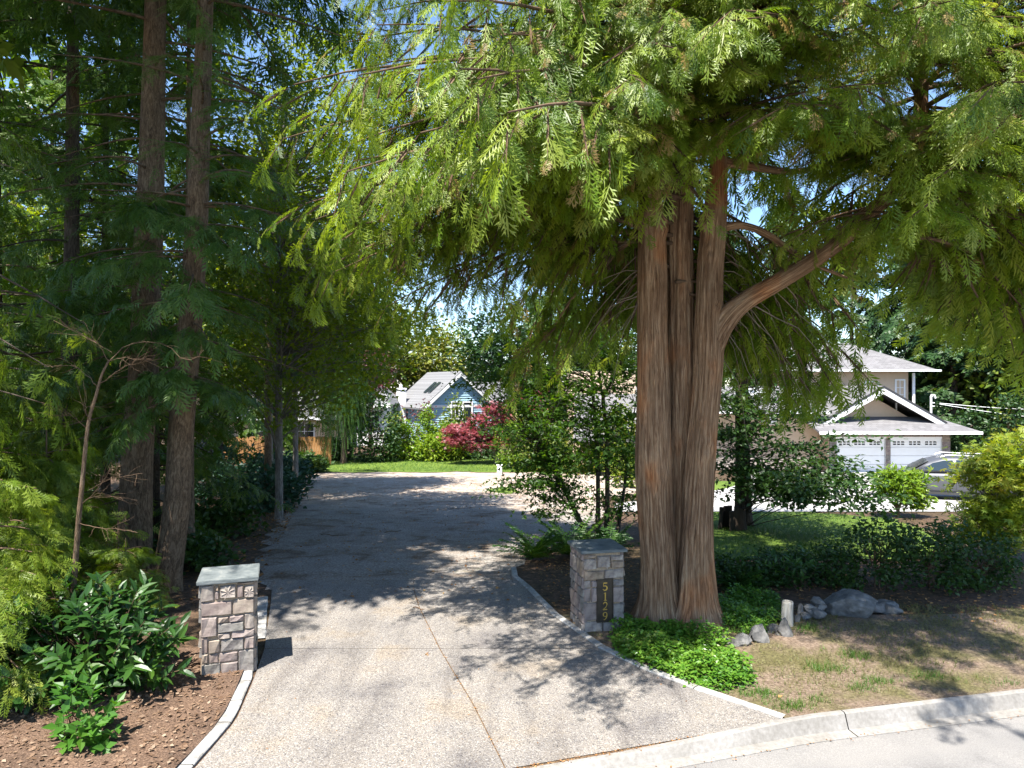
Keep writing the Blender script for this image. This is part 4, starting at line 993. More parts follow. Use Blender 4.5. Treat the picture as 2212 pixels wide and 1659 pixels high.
# left cedars: an unseen one limbed to shade the drive, one reaching into view
for bx, by, hh, r0, lb in ((-8.2, 5.4, 21, .26, 'tall unseen street side cedar, its one sided crown shaped to shade the drive'), (-10.6, 8.6, 20, .24, 'cedar behind the hedge at the far left whose boughs hang over it')):
    conifer('cedar_tree', (bx, by, 0), lb, hh, r0, M['dark_bark'], M['cedar'],
        ([(10, 12, 5, 2.0, 3.2, .05, .4, .05, dict(nt=10, nf=6, tl=1.0, hang=.6, tpl=CO, size=.45, az=(0, 100)))] if by < 7 else [(3.8, 8.5, 17, 3.8, 5.0, .08, .38, .05, dict(nt=13, nf=5, tl=1.0, hang=.9, twig_sag=.5, tpl=FR, size=.44, outw=.9, upw=.4, az=(-55, 50)))]) + [ (11.5, hh, 40, 4.2, 1.4, .1, .3, .05, dict(nt=11, nf=5, tl=1.4, tpl=FA, size=1.0, az=((15, 125) if by < 7 else (0, 360))))], CO, .42, None, 'tall trees left of the drive', 16)
# leafy trees lit from behind, between the trunks and the drive
def deciduous(name, bx, by, label, H, crown, n, size, per, m, leaf='leaf', r=.12, sig=(.5, .5, .35), bark_='grey_bark', lean=(0, 0), cat='tree', group=None, zmin=None):
    z = gz(by); P = [(bx, by, z - .1), (bx + lean[0] * .3, by + lean[1] * .3, z + H * .3), (bx + lean[0], by + lean[1], z + H * .62), (bx + lean[0] * 1.2, by + lean[1], z + H * .9)]
    C = np.concatenate([ellipsoid(int(n * q), (bx + cx, by + cy, z + cz), rr, .35, None if zmin is None else z + zmin) for (q, cx, cy, cz, rr) in crown])
    return broadleaf(name, (bx, by, z), label, [(P, [r, r * .8, r * .5, r * .2])], C, leaf, size, per, M[m], M[bark_], cat, sig, group, r * .22)
deciduous('maple_tree', -7.0, 20.5, 'yellow green backlit maple between the leaning trunk and the drive', 12, [(1, 1.0, -.3, 8.7, (3.5, 3.0, 6.0))], 310, .17, 80, 'alder', 'lobed', .13, group='leafy trees beside the drive')
deciduous('alder_tree', -9.6, 27, 'taller yellow green tree behind the backlit maple', 15, [(1, .5, 0, 9.5, (3.6, 3.6, 5.2))], 150, .26, 60, 'alder', 'leaf', .16, group='leafy trees beside the drive')
deciduous('maple_tree', -9.2, 29.0, 'leafy maple whose low green branches hang over the drive beside the willow', 12, [(1, 1.7, -.5, 8.0, (3.0, 3.0, 4.0))], 150, .22, 60, 'maple', 'lobed', .13, group='leafy trees beside the drive')
deciduous('alder_tree', -17.5, 26, 'sunlit leafy tree behind the far left trunks', 14, [(1, 0, 0, 7.2, (4.6, 3.5, 6.2))], 150, .28, 60, 'alder', 'leaf', .16, group='leafy trees beside the drive')
deciduous('maple_tree', -12.8, 30, 'green maple showing between the left trunks low down', 11, [(1, 0, 0, 5.2, (4.0, 3.0, 4.6))], 130, .26, 60, 'maple', 'lobed', .14, group='leafy trees beside the drive')
# slim trunks further down the left side
p = G(578, 1010)
conifer('cedar_tree', (p.x, p.y, p.z), 'slender grey trunk beside the wooden fence', 13, .16, M['grey_bark'], M['cedar_far'], [(2.2, 13, 34, 2.2, .8, .0, .4, 0, dict(nt=9, nf=6, tl=.8, hang=.8))], CO, .5, None, 'trunks near the fence', 10)
p = G(622, 1006)
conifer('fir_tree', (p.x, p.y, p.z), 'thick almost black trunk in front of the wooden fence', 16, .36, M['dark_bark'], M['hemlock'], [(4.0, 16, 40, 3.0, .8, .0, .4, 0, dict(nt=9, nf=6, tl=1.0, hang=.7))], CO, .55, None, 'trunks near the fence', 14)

# ------------------------------------------------------------------ bare sapling in front of the hedge
sb = G(146, 1452)
sap = thing('bare_sapling', tuple(sb), 'thin bare grey sapling standing in front of the left trunks', 'sapling')
sp_ = [(146,1452,13),(150,1370,13),(157,1290,12),(170,1120,10),(176,1060,9),(190,920,7),(206,860,6),(220,810,5),(236,778,4)]
obj('trunk', stem_mesh('trunk', [W(x, y, sb.y) for x, y, w in sp_], [w / 2 / FPX * sb.y for x, y, w in sp_], 12, 5, .08, .2, 3, 1, (), sb, .02), M['fir_bark'], sap)
tb = Tubes()
def twig(pts, r, d0=sb.y):
    P = np.array([W(x, y, d0 + dd) for x, y, dd in pts]); tt = np.linspace(0, 1, len(P)); t2 = np.linspace(0, 1, 12); r *= .45
    P = np.stack([np.interp(t2, tt, P[:, k]) for k in range(3)], 1) + np.cumsum(rng.normal(0, .008, (12, 3)), 0)
    tb.add(P, np.linspace(r, .0025, 12), 5)
    for k in range(11):
        i = rnd.randrange(3, 11); q = P[i]; d = nrm(P[i] - P[i - 1]) + rng.normal(0, .55, 3); L_ = rnd.uniform(.12, .4)
        tb.add(q + nrm(d) * L_ * np.linspace(0, 1, 4)[:, None] + rng.normal(0, .01, (4, 3)), np.linspace(.0028, .001, 4), 3)
for pts, r in (([(236,778,0),(215,740,-.1),(190,715,-.2)], .01), ([(236,778,0),(260,750,.1),(300,735,.2),(360,740,.3),(400,780,.3),(436,768,.2),(445,755,.2)], .013), ([(236,778,0),(270,765,-.2),(330,770,-.3)], .009),
               ([(212,835,0),(190,810,.1),(160,785,.2),(90,790,.3)], .011), ([(215,830,0),(250,805,-.2),(310,770,-.3)], .011), ([(188,930,0),(160,900,-.1),(135,890,-.2)], .009), ([(190,915,0),(187,890,-.1),(180,870,-.1)], .014),
               ([(190,1060,0),(240,1035,-.2),(300,1022,-.3)], .010), ([(180,1090,0),(215,1050,-.2),(245,1010,-.2)], .012), ([(176,1080,0),(230,1070,.2),(290,1085,.3)], .009), ([(172,1130,0),(230,1140,-.2),(300,1150,-.3)], .009), ([(240,760,0),(180,730,.2),(110,690,.3)], .008)):
    twig(pts, r)
tb.build('bare_twigs', M['twig'], sap, sb, 'stuff')

# ------------------------------------------------------------------ hedge of young cedars at the left
def young_cedar(x, y, H, r, label, n=46, size=.27):
    return conifer('young_cedar', (x, y, 0), label, H, .05, M['twig'], M['cedar'], [(.5, H - .4, n, r, .45, .3, .3, .05, dict(nt=8, nf=5, tl=.5, hang=.55, t0=.2, outw=.9, upw=.5))], FR if H < 3 else CO, size, None, 'young cedars forming the left hedge', 8, 'young cedar', .1)
yc = young_cedar(-6.15, 7.9, 2.9, 1.1, 'young cedar at the left frame edge, behind the bare sapling', 52)
yd = young_cedar(-7.9, 9.6, 4.4, 1.3, 'taller young cedar at the far left, behind the front one', 56, .3)
copy_thing(yc, (-7.5, 11.0, 0), 'young cedar between the front one and the foot of the straight dark trunk', 1.3, 1.0)
copy_thing(yd, (-9.9, 11.8, 0), 'tallest young cedar in the left hedge, furthest from the drive', 2.1, (1.1, 1.1, 1.35))
copy_thing(yd, (-9.0, 14.0, gz(14)), 'young cedar growing between the thin trunk and the thickest trunk', 4.0, 1.05)
copy_thing(yc, (-6.75, 9.2, 0), 'low young cedar just left of the laurel', 3.6, (.85, .85, .72))
copy_thing(yc, (-6.0, 10.6, 0), 'smallest young cedar at the foot of the thickest left trunk', 5.0, (.6, .6, .42))

# ------------------------------------------------------------------ laurel, hydrangea and low shrubs at the left
def whorl_shrub(name, base, label, tips, leaf, size, m, per=9, bark_='twig', cat='shrub', droop=.2, along=.45, group=None, r=.012):
    """stems rising from the base, each ending in a shoot with leaves set alternately along it"""
    root = thing(name, base, label, cat, group); tb = Tubes(); F = Fol(); b = np.array(base, float)
    for t in np.asarray(tips, float):
        s0 = b + rng.normal(0, .12, 3) * np.array([1, 1, 0]); mid = s0 * .45 + t * .55 + np.array([0, 0, -.1])
        tt = np.linspace(0, 1, 8)[:, None]; P = (1 - tt) ** 2 * s0 + 2 * tt * (1 - tt) * mid + tt ** 2 * t
        tb.add(P, np.linspace(r, r * .3, 8), 4); d = nrm(P[-1] - P[-3]); lat = nrm(np.cross(d, UP)); nn = nrm(np.cross(lat, d))
        k = max(4, int(per * rng.uniform(.7, 1.3))); s = np.linspace(0, 1, k)
        p = t - d * (along * (1 - s))[:, None]
        ang = np.arange(k) * 2.4 + rng.uniform(0, 6); rr = np.cos(ang)[:, None] * lat * 1.1 + np.sin(ang)[:, None] * nn * .75
        A = nrm(d * (.55 + .5 * s[:, None]) + rr + rng.normal(0, .12, (k, 3)) - UP * droop)
        N = nrm(d * .6 + UP * .7 - rr * .35 + rng.normal(0, .2, (k, 3)))
        F.add(leaf, p, A, N, size * rng.uniform(.7, 1.15, k), np.clip(rng.normal(rng.uniform(.2, .8), .15, k), 0, 1))
    tb.build('stems', M[bark_], root, base, 'stuff'); F.build('foliage', M[m], root, base); return root
lt = np.concatenate([ellipsoid(190, (-5.15, 8.05, .55), (1.2, .85, .8), .5, .08), ellipsoid(36, (-4.45, 7.9, .5), (.75, .5, .5), .5, .08), ellipsoid(34, (-5.7, 7.5, .45), (.8, .5, .5), .5, .08)])
whorl_shrub('laurel_shrub', (-5.1, 8.3, 0), 'glossy broad leaved laurel left of the unnumbered pillar', lt, 'longleaf', .20, 'laurel', 9, along=.3)
hy = np.concatenate([ellipsoid(34, (-4.35, 6.85, .32), (.42, .3, .34), .3, .04), ellipsoid(14, (-4.15, 6.65, .18), (.32, .2, .2), .3, .03)])
whorl_shrub('hydrangea_shrub', (-4.4, 6.95, 0), 'soft matt green shrub spilling onto the mulch below the laurel', hy, 'leaf', .14, 'hydrangea', 6, along=.16, r=.006)
def mound(name, x, y, label, r, n, leaf, size, per, m, sig=(.16, .16, .12), group=None, cat='shrub', zc=.5, flat=.5, bark_='twig'):
    z = gz(y); C = ellipsoid(n, (x, y, z + r[2] * zc), (r[0], r[1], r[2] * (1.5 - zc) / 1.0 * .75), .5, z + .05)
    st = [([(x + rnd.uniform(-.15, .15), y + rnd.uniform(-.1, .1), z - .05), (x + rnd.uniform(-.3, .3) * r[0], y, z + r[2] * .45)], [.02, .01]) for _ in range(3)]
    return broadleaf(name, (x, y, z), label, st, C, leaf, size, per, M[m], M[bark_], cat, sig, group, .008, flat, 5, ('stem', 'foliage'), foot=0)
for px, py, rr, m, lb in ((565, 1100, (1.3, 1.2, 1.25), 'blueshrub', 'bluish green shrub at the left edge of the gravel, nearest the drive'), (505, 1085, (1.5, 1.2, 1.5), 'blueshrub', 'tall dark shrub under the left trees behind the bluish one'),
                          (600, 1045, (1.5, 1.3, 1.1), 'blueshrub', 'bluish shrub further along the left edge of the drive'), (470, 1160, (1.0, .9, .7), 'azalea', 'low dark bush between the leaning trunk and the drive'),
                          (420, 1230, (.7, .6, .55), 'azalea', 'small dark bush just behind the unnumbered pillar'), (640, 1022, (1.6, 1.3, .9), 'azalea', 'low bush at the far left corner of the sandy clearing')):
    p = G(px, py); mound('shrub', p.x, p.y, lb, rr, int(60 * rr[0]), 'leaf', .11 + .004 * p.y, 26, m, (.17, .17, .13), 'shrubs along the left edge of the drive')

# ------------------------------------------------------------------ vine maple, fern and the tree right of the cedar
vb = np.array([2.0, 16.6, gz(16.6)])
def wp(*rows): return [tuple(W(x, y, d)) for x, y, d in rows]
vs_ = [(wp((1275,1175,16.6),(1245,1110,16.5),(1215,1050,16.3),(1185,1000,16.1),(1150,950,16.0)), [.075,.06,.05,.035,.015]),
       (wp((1290,1175,16.6),(1292,1080,16.6),(1290,960,16.7),(1283,880,16.7),(1276,800,16.7),(1250,740,16.6)), [.07,.055,.05,.045,.03,.012]),
       (wp((1310,1175,16.6),(1312,1050,16.6),(1310,930,16.6),(1303,860,16.6),(1318,830,16.6),(1345,770,16.5),(1362,700,16.4)), [.075,.06,.05,.045,.035,.025,.012]),
       (wp((1303,860,16.6),(1295,810,16.7),(1300,750,16.8)), [.035,.025,.01]), (wp((1330,1175,16.8),(1345,1080,17),(1360,960,17.2),(1375,860,17.4)), [.05,.04,.03,.01])]
vc = []
for (x, y, d, n, rx_, rz_) in ((1150,930,15.9,12,.55,.12),(1190,880,16.2,16,.75,.14),(1255,905,16.4,14,.7,.13),(1170,1010,15.9,10,.5,.1),(1140,1045,15.8,7,.4,.1),(1230,990,16.1,13,.7,.13),(1290,960,16.2,10,.6,.12),(1215,840,16.5,14,.8,.15),(1330,900,16.4,14,.6,.15),(1350,990,16.6,14,.5,.2),(1300,830,16.6,14,.8,.16),
                            (1160,790,16.6,18,.9,.2),(1240,770,16.6,20,1.0,.22),(1330,760,16.6,18,.8,.22),(1200,730,16.8,16,.9,.2),(1290,710,16.8,16,.9,.22),(1110,840,16.6,9,.6,.14),(1345,1080,16.7,10,.45,.25),(1190,1085,16.0,6,.35,.1),(1260,1060,16.3,8,.5,.15)):
    vc.append(np.array(W(x, y, d)) + rng.normal(0, 1, (n, 3)) * np.array([rx_, .5, rz_]))
broadleaf('vine_maple', tuple(vb), 'many stemmed dark maple behind the numbered pillar', vs_, np.concatenate(vc + [q + rng.normal(0, .22, q.shape) for q in vc]), 'lobed', .12, 36, M['maple'], M['dark_bark'], 'tree', (.26, .26, .06), None, .012, 1.0, 10)
fb = G(1160, 1208)
def fern(x, y, label, n=26, size=.95, group='sword ferns beside the drive'):
    z = gz(y); root = thing('fern', (x, y, z), label, 'fern', group); F = Fol(); az = rng.uniform(0, 6.28, n); el = rng.uniform(.5, 1.3, n)
    A = np.stack([np.cos(az) * np.cos(el), np.sin(az) * np.cos(el), np.sin(el)], 1); N = np.stack([-np.cos(az) * np.sin(el), -np.sin(az) * np.sin(el), np.cos(el)], 1)
    F.add(['fernleaf0', 'fernleaf1'], np.tile([x, y, z + .03], (n, 1)) + rng.normal(0, .05, (n, 3)) * [1, 1, 0], A, N, size * rng.uniform(.6, 1.1, n)); F.build('fronds', M['fern'], root, (x, y, z)); return root
fern(fb.x, fb.y, 'fern nearest the gravel drive, behind the numbered pillar', 30, 1.0)
fern(fb.x + .75, fb.y + .3, 'fern under the many stemmed maple, right of the one by the gravel', 30, 1.05)
fern(fb.x + 1.5, fb.y + .1, 'fern partly hidden behind the cap of the numbered pillar', 26, 1.0)
fern(3.95, 11.9, 'fern in the shade just right of the big cedar', 24, .7)
tb_ = G(1605, 1135)
P_ = [(tb_.x, tb_.y, tb_.z - .1), tuple(W(1604, 1000, tb_.y)), tuple(W(1603, 880, tb_.y)), tuple(W(1605, 760, tb_.y)), tuple(W(1612, 600, tb_.y))]
dc = []
for (x, y, d, n, rx_, rz_) in ((1600,880,18.5,26,.8,.5),(1640,940,18.2,24,.8,.4),(1700,990,17.6,26,.8,.3),(1760,1040,17,30,.7,.16),(1800,1075,16.6,22,.5,.10),(1575,960,18.5,12,.5,.3),(1600,790,19,26,1.0,.6),(1660,850,18.6,16,.8,.3),(1640,1040,18,14,.6,.2),(1720,1050,17.2,10,.6,.15),(1660,730,19.4,24,1.2,.6)):
    dc.append(np.array(W(x, y, d)) + rng.normal(0, 1, (n, 3)) * np.array([rx_, .6, rz_]))
broadleaf('beech_tree', tuple(tb_), 'dark tree with drooping leafy branches growing behind the old stump', [(P_, [.24, .2, .19, .15, .08])], np.concatenate(dc), 'leaf', .14, 56, M['azalea'], M['dark_bark'], 'tree', (.34, .34, .055), None, .015, 1.1, 14)
# stump in front of it
stp = G(1606, 1156); stp = Vector((stp.x, tb_.y - .75, gz(tb_.y - .75)))
st = thing('tree_stump', tuple(stp), 'old weathered hollow stump at the foot of the dark drooping tree', 'stump')
mb = MB(); n = 14
for k in range(n):
    a0 = rad(-60 + k * 300 / n) - math.pi / 2 + rad(30); a1 = a0 + rad(300 / n * .96); r0, r1 = .25, .34; hh = .55 + .1 * noise.noise((k * .7, 1, 2)) + (.1 if k in (1, 2) else 0)
    V = []
    for z, e in ((0, 1.15), (hh * .5, 1.02), (hh, 1)):
        for a in (a0, a1):
            for r in (r0, r1): V.append((math.cos(a) * r * e, math.sin(a) * r * e, z + (.05 * math.sin(k * 2.1) if z == hh else 0)))
    F_ = []
    for i in (0, 4): F_ += [(i, i + 4, i + 6, i + 2), (i + 1, i + 3, i + 7, i + 5), (i, i + 1, i + 5, i + 4), (i + 2, i + 6, i + 7, i + 3)]
    F_ += [(8, 9, 11, 10)]
    mb.add(V, F_)
mb.build('shell', M['dark_bark'], st)

# ------------------------------------------------------------------ shrubs on the right
for i, (px, py, rr, lb) in enumerate(((1600, 1262, (.5, .5, .38), 'low dark azalea just right of the big cedar'), (1690, 1258, (.5, .5, .45), 'dark azalea above the pale wooden post'),
                          (1790, 1262, (.55, .55, .55), 'dark azalea in the middle of the row behind the rock wall'), (1900, 1268, (.5, .55, 1.12), 'tallest dark azalea in front of the round topped rhododendron'),
                          (2010, 1270, (.55, .6, .95), 'dark azalea near the right end of the row, in front of the parked car'), (2110, 1262, (.7, .7, .75), 'dark azalea merging into the yellow green bush'))):
    p = G(px, py); mound('azalea_shrub', p.x, p.y, lb, rr, int(70 * rr[0] * 1.3), 'leaf', .085, 40, 'azalea', (.11, .11, .09), 'dark azaleas in a row', zc=.55)
for k, (px, py) in enumerate(((1650, 1262), (1725, 1268))):
    p = G(px, py); hyp = ellipsoid(16, (p.x, p.y - .15, .38), (.35, .25, .3), .3, .06)
    whorl_shrub('young_rhododendron', (p.x, p.y, 0), ('small long leaved shrub between the cedar and the post' if k == 0 else 'small long leaved shrub right behind the pale post'), hyp, 'longleaf', .16, 'laurel', 7, along=.12, r=.006, group='small long leaved shrubs')
rb = G(1940, 1118)
rhs = [(wp((1940,1118,rb.y),(1938,1098,rb.y),(1915,1070,rb.y),(1900,1040,rb.y)), [.06,.05,.03,.015]), (wp((1940,1100,rb.y),(1950,1080,rb.y),(1968,1055,rb.y)), [.045,.03,.012]), (wp((1939,1098,rb.y),(1932,1060,rb.y+.2),(1930,1035,rb.y+.2)), [.04,.025,.01])]
rc = np.concatenate([ellipsoid(30, W(1915, 1040, rb.y), (.45, .5, .38), .5), ellipsoid(40, W(1955, 1050, rb.y), (.6, .6, .45), .5), ellipsoid(22, W(1975, 1075, rb.y), (.4, .4, .3), .5)])
broadleaf('rhododendron', tuple(rb), 'small sunlit tree shaped rhododendron standing by the neighbour driveway', rhs, rc, 'longleaf', .17, 26, M['rhodo'], M['fir_bark'], 'shrub', (.1, .1, .09), None, .012, .5, 8, ('stem', 'foliage'))
lb_ = (10.3, 14.4, gz(14.4))
lc = np.concatenate([ellipsoid(56, W(2165, 1060, 14.2), (.8, .8, .8), .4), ellipsoid(60, W(2215, 990, 14.2), (.9, .8, .7), .4), ellipsoid(40, W(2140, 1130, 14.0), (.6, .6, .5), .4), ellipsoid(40, W(2200, 1130, 14.0), (.7, .7, .6), .3), ellipsoid(20, W(2130, 1020, 14.1), (.35, .5, .5), .3)])
broadleaf('japanese_maple', lb_, 'yellow green lacy bush at the right edge, beside the parked car', [([(10.3,14.4,lb_[2]-.1),(10.1,14.3,.5),(9.9,14.2,1.3)], [.06,.05,.02]), ([(10.3,14.4,lb_[2]),(10.6,14.4,.7),(10.8,14.4,1.8)], [.05,.04,.015])], lc, 'palmate', .16, 27, M['lime'], M['grey_bark'], 'shrub', (.2, .2, .09), None, .01, .9, 8)
# periwinkle either side of the roots
def carpet(name, poly, label, n, size, m, h=.16):
    poly = [G(*q).to_2d() for q in poly]; xs_ = [q.x for q in poly]; ys_ = [q.y for q in poly]; P = []
    def inside(x, y):
        c = False; j = len(poly) - 1
        for i in range(len(poly)):
            if (poly[i].y > y) != (poly[j].y > y) and x < (poly[j].x - poly[i].x) * (y - poly[i].y) / (poly[j].y - poly[i].y) + poly[i].x: c = not c
            j = i
        return c
    while len(P) < n:
        x, y = rnd.uniform(min(xs_), max(xs_)), rnd.uniform(min(ys_), max(ys_))
        if inside(x + rnd.gauss(0, .05), y + rnd.gauss(0, .05)):
            hh = h * (.55 + .9 * noise.noise((x * 1.6, y * 1.6, 3)) + .5 * noise.noise((x * 5, y * 5, 3)))
            P.append((x, y, max(.02, hh * rnd.uniform(.35, 1.1))))
    P = np.array(P); F = Fol(); az = rng.uniform(0, 6.28, n)
    F.add('leaf', P, np.stack([np.cos(az), np.sin(az), rng.normal(-.05, .35, n)], 1), UP + rng.normal(0, .4, (n, 3)), size * rng.uniform(.6, 1.3, n), np.clip(rng.normal(.45, .22, n), 0, 1))
    o = F.build(name, M[m], None); tag(o, label, 'ground cover'); return o
carpet('periwinkle', [(1330,1350),(1365,1338),(1420,1350),(1490,1375),(1560,1395),(1590,1430),(1632,1470),(1600,1487),(1560,1500),(1510,1485),(1430,1455),(1380,1440),(1325,1410)], 'leafy periwinkle patch spilling onto the drive edge below the big cedar', 11000, .062, 'vinca', .22)
carpet('periwinkle', [(1550,1345),(1560,1300),(1620,1280),(1680,1300),(1696,1330),(1680,1350),(1640,1372),(1600,1372),(1560,1362)], 'leafy periwinkle patch between the big cedar and the pale post', 6500, .055, 'vinca', .20)

# ------------------------------------------------------------------ rocks and post edging the bed
def rock_mesh(w, d, h, seed, flat=.5, angular=.6):
    bm = bmesh.new(); bmesh.ops.create_icosphere(bm, subdivisions=4, radius=1)
    r = random.Random(seed); planes = [(Vector((r.gauss(0, 1), r.gauss(0, 1), r.gauss(0, .8))).normalized(), r.uniform(.42, .72)) for _ in range(16)]
    for v in bm.verts:
        c = v.co.copy()
        for n, q in planes:
            k = c.dot(n)
            if k > q: c -= n * (k - q) * .9
        c *= 1 + .10 * noise.noise(c * 1.5 + Vector((seed % 97, 0, 0))) + .06 * noise.noise(c * 4) + .03 * noise.noise(c * 11)
        v.co = Vector((c.x * w * .82, c.y * d * .8, c.z * h * .86))
    me = bpy.data.meshes.new('rock'); bm.to_mesh(me); bm.free(); return me
def rock(px, py, w, h, d, label, seed, dep=None):
    if py > 1340: d = G(px, py + .36 * h).y + .06
    c = W(px, py, d); wm, hm = w / FPX * d, h / FPX * d
    o = obj('rock', rock_mesh(wm, dep or wm * .8, hm, seed), M['rock']); o.location = c; o.rotation_euler = (0, 0, random.Random(seed).uniform(-.3, .3))
    return tag(o, label, 'rock', 'rocks edging the planting bed')
for i, a in enumerate([(1564,1389,28,16,9.62,'flattest small rock at the left end of the low rock edging, touching the periwinkle'),(1600,1388,42,24,9.63,'long low grey rock second from the left end of the rock edging'),(1632,1379,28,22,9.75,'rounded grey rock behind the upright block left of the post'),
        (1643,1379,28,36,9.68,'upright pale block in the middle of the edging left of the post'),(1672,1360,36,24,9.95,'pale sunlit rock between the two upright blocks'),(1682,1372,15,14,9.82,'small stone wedged under the pale sunlit rock'),(1697,1364,28,40,9.85,'dark upright block touching the pale wooden post'),
        (1729,1321,14,20,10.45,'narrow stone standing at the left end of the dry stone stack'),(1745,1312,22,15,10.5,'upper left slab in the dry stone stack'),(1750,1322,25,13,10.45,'middle slab of the dry stone stack'),(1740,1332,24,15,10.4,'bottom left stone of the dry stone stack'),(1764,1326,34,20,10.42,'largest stone low in the dry stone stack'),
        (1768,1302,26,17,10.6,'topmost stone of the dry stone stack'),(1772,1311,18,12,10.52,'small block under the topmost stone of the stack'),(1722,1340,14,20,10.3,'stone behind the foot of the pale wooden post'),
        (1821,1311,92,44,10.7,'big grey boulder in the middle of the rock wall'),(1822,1291,36,16,11.0,'rounded top rock resting behind the big boulder'),(1874,1300,32,11,10.95,'thin slab right of the big boulder, at the back'),(1888,1311,40,12,10.75,'lower slab right of the big boulder'),(1912,1306,52,13,10.9,'longest flat slab at the right end of the rock wall'),
        (1926,1318,40,13,10.7,'flat slab lying lowest at the right end of the rock wall'),(1868,1317,14,10,10.6,'pebble sized rock at the right foot of the big boulder')]):
    rock(*a[:5], a[5], 43 + i * 7)
pb = W(1701, 1354, 10.15)
po = thing('wooden_post', (pb.x, pb.y, 0), 'short pale weathered wooden post at the end of the rock edging', 'post')
obj('shaft', stem_mesh('shaft', [(0, 0, -.1), (-.004, 0, .18), (.004, 0, .36)], [.088, .084, .080], 18, 6, .04, .08, 3, 2, (), (0, 0, 0), .015), M['post'], po)
MB().tube([(.004, 0, .356), (.004, 0, .372)], [.079, .072], 18).build('top', M['post'], po)

# ------------------------------------------------------------------ grey roofed house with the double garage
M['beige'] = flat('beige_render', (.56, .43, .31), .85, spec=.2, var=.06)
M['white'] = flat('white_paint', (.78, .78, .77), .5, spec=.4, var=.04)
M['roof'] = shingle('roof_shingle', (.15, .145, .148))
M['roofblue'] = shingle('roof_shingle_pale', (.17,.17,.175))
M['dark'] = flat('dark_trim', (.03, .03, .032), .6, var=.1)
def glass(name, c=(.02, .03, .035)):
    m, N, L, B = new_mat(name); B.inputs['Base Color'].default_value = (*c, 1); B.inputs['Roughness'].default_value = .06; B.inputs['Specular IOR Level'].default_value = .8
    n = N.new('ShaderNodeTexNoise'); n.inputs['Scale'].default_value = 1.2; b = N.new('ShaderNodeBump'); b.inputs['Strength'].default_value = .03; L.new(n.outputs[0], b.inputs['Height']); L.new(b.outputs[0], B.inputs['Normal']); return m
M['glass'] = glass('window_glass')
M['bluewall'] = flat('blue_siding', (.33, .50, .58), .7, spec=.3, var=.06)
M['venstone'] = noisy('veneer_stone', [(.3,(.16,.14,.125)),(.5,(.29,.25,.22)),(.72,(.4,.36,.32))], 3.5, 6, bump=.5)
def window(root, x0, x1, z0, z1, y, nx=2, nz=2, fw=.09, axis=1, parts=True):
    f = MB()
    f.box(x0 - fw, x1 + fw, y - .06, y + .05, z1, z1 + fw); f.box(x0 - fw, x1 + fw, y - .09, y + .05, z0 - fw, z0)
    f.box(x0 - fw, x0, y - .06, y + .05, z0, z1); f.box(x1, x1 + fw, y - .06, y + .05, z0, z1)
    for i in range(1, nx): x = x0 + (x1 - x0) * i / nx; f.box(x - .02, x + .02, y - .03, y + .03, z0, z1)
    for i in range(1, nz): z = z0 + (z1 - z0) * i / nz; f.box(x0, x1, y - .027, y + .027, z - .018, z + .018)
    w = f.build('window', M['white'], root); MB().box(x0, x1, y + .003, y + .02, z0, z1).build('pane', M['glass'], w); return w
gy = 38.8
gr = thing('garage_house', (21.4, gy, -1.5), 'grey roofed beige house with white double garage doors under a gable', 'house')
def gx(px): return (px - 1106) / FPX * gy - 21.4
def gzz(py): return CZ - (py - 829.5) / FPX * gy + 1.5
wl_, wr_ = gx(1795), gx(2058); dt = gzz(948)
d0a, d0b, d1a, d1b = gx(1812), gx(1917), gx(1929), gx(2040)
mb = MB()
mb.box(wl_, wr_, .25, .5, dt, dt + .55).box(wl_, d0a, .25, .5, -.2, dt).box(d1b, wr_, .25, .5, -.2, dt).box(d0b, d1a, .25, .5, -.2, dt)
mb.box(wl_, wl_ + .25, .5, 7, -.2, dt + .55).box(wr_ - .25, wr_, .5, 7, -.2, dt + .55)
mb.build('garage_wall', M['beige'], gr)
def veneer(x0, x1, z0, z1, seed):
    r = random.Random(seed); z = z0
    while z < z1 - .02:
        h_ = min(r.uniform(.18, .3), z1 - z)
        if z1 - z - h_ < .1: h_ = z1 - z
        x = x0
        while x < x1 - .02:
            w_ = min(r.uniform(.25, .5), x1 - x)
            if x1 - x - w_ < .12: w_ = x1 - x
            MB().box(x + .006, x + w_ - .006, .2 + r.uniform(-.025, .0), .249, z + .006, z + h_ - .006).build('stone', STONE[r.choice([1, 2, 6, 7, 7])], gr); x += w_
        z += h_
veneer(d1b + .02, wr_, 0, dt + .5, 1); veneer(d0b + .02, d1a - .02, 0, dt, 2); veneer(wl_ + .01, d0a - .02, 0, dt, 3); veneer(d0a, d1b, dt + .1, dt + .5, 4)
def garage_door(a, b):
    d = MB(); n = 4; hh = dt / n
    for k in range(n - 1): d.box(a, b, .28, .36, k * hh + .008, (k + 1) * hh - .008)
    o = d.build('garage_door', M['white'], gr, bev=.006)
    top0 = (n - 1) * hh; w = b - a; t = MB(); cells = []
    for i in range(3):
        x0 = a + w * (.03 + i * .315); x1 = x0 + w * .275
        cells.append((x0 + .07, x1 - .07, top0 + .12, dt - .16))
    xs2 = [a] + sum([[c[0], c[1]] for c in cells], []) + [b]
    t.box(a, b, .28, .36, top0 + .008, cells[0][2]); t.box(a, b, .28, .36, cells[0][3], dt)
    for i in range(0, len(xs2), 2): t.box(xs2[i], xs2[i + 1], .28, .36, cells[0][2], cells[0][3])
    t.build('top_panel', M['white'], o)
    for c in cells:
        MB().box(c[0], c[1], .335, .35, c[2], c[3]).build('pane', M['glass'], o)
        f = MB(); 
        for i in (1, 2): x = c[0] + (c[1] - c[0]) * i / 3; f.box(x - .025, x + .025, .285, .33, c[2], c[3])
        z = (c[2] + c[3]) / 2; f.box(c[0], c[1], .287, .328, z - .022, z + .022); f.build('glazing_bar', M['white'], o)
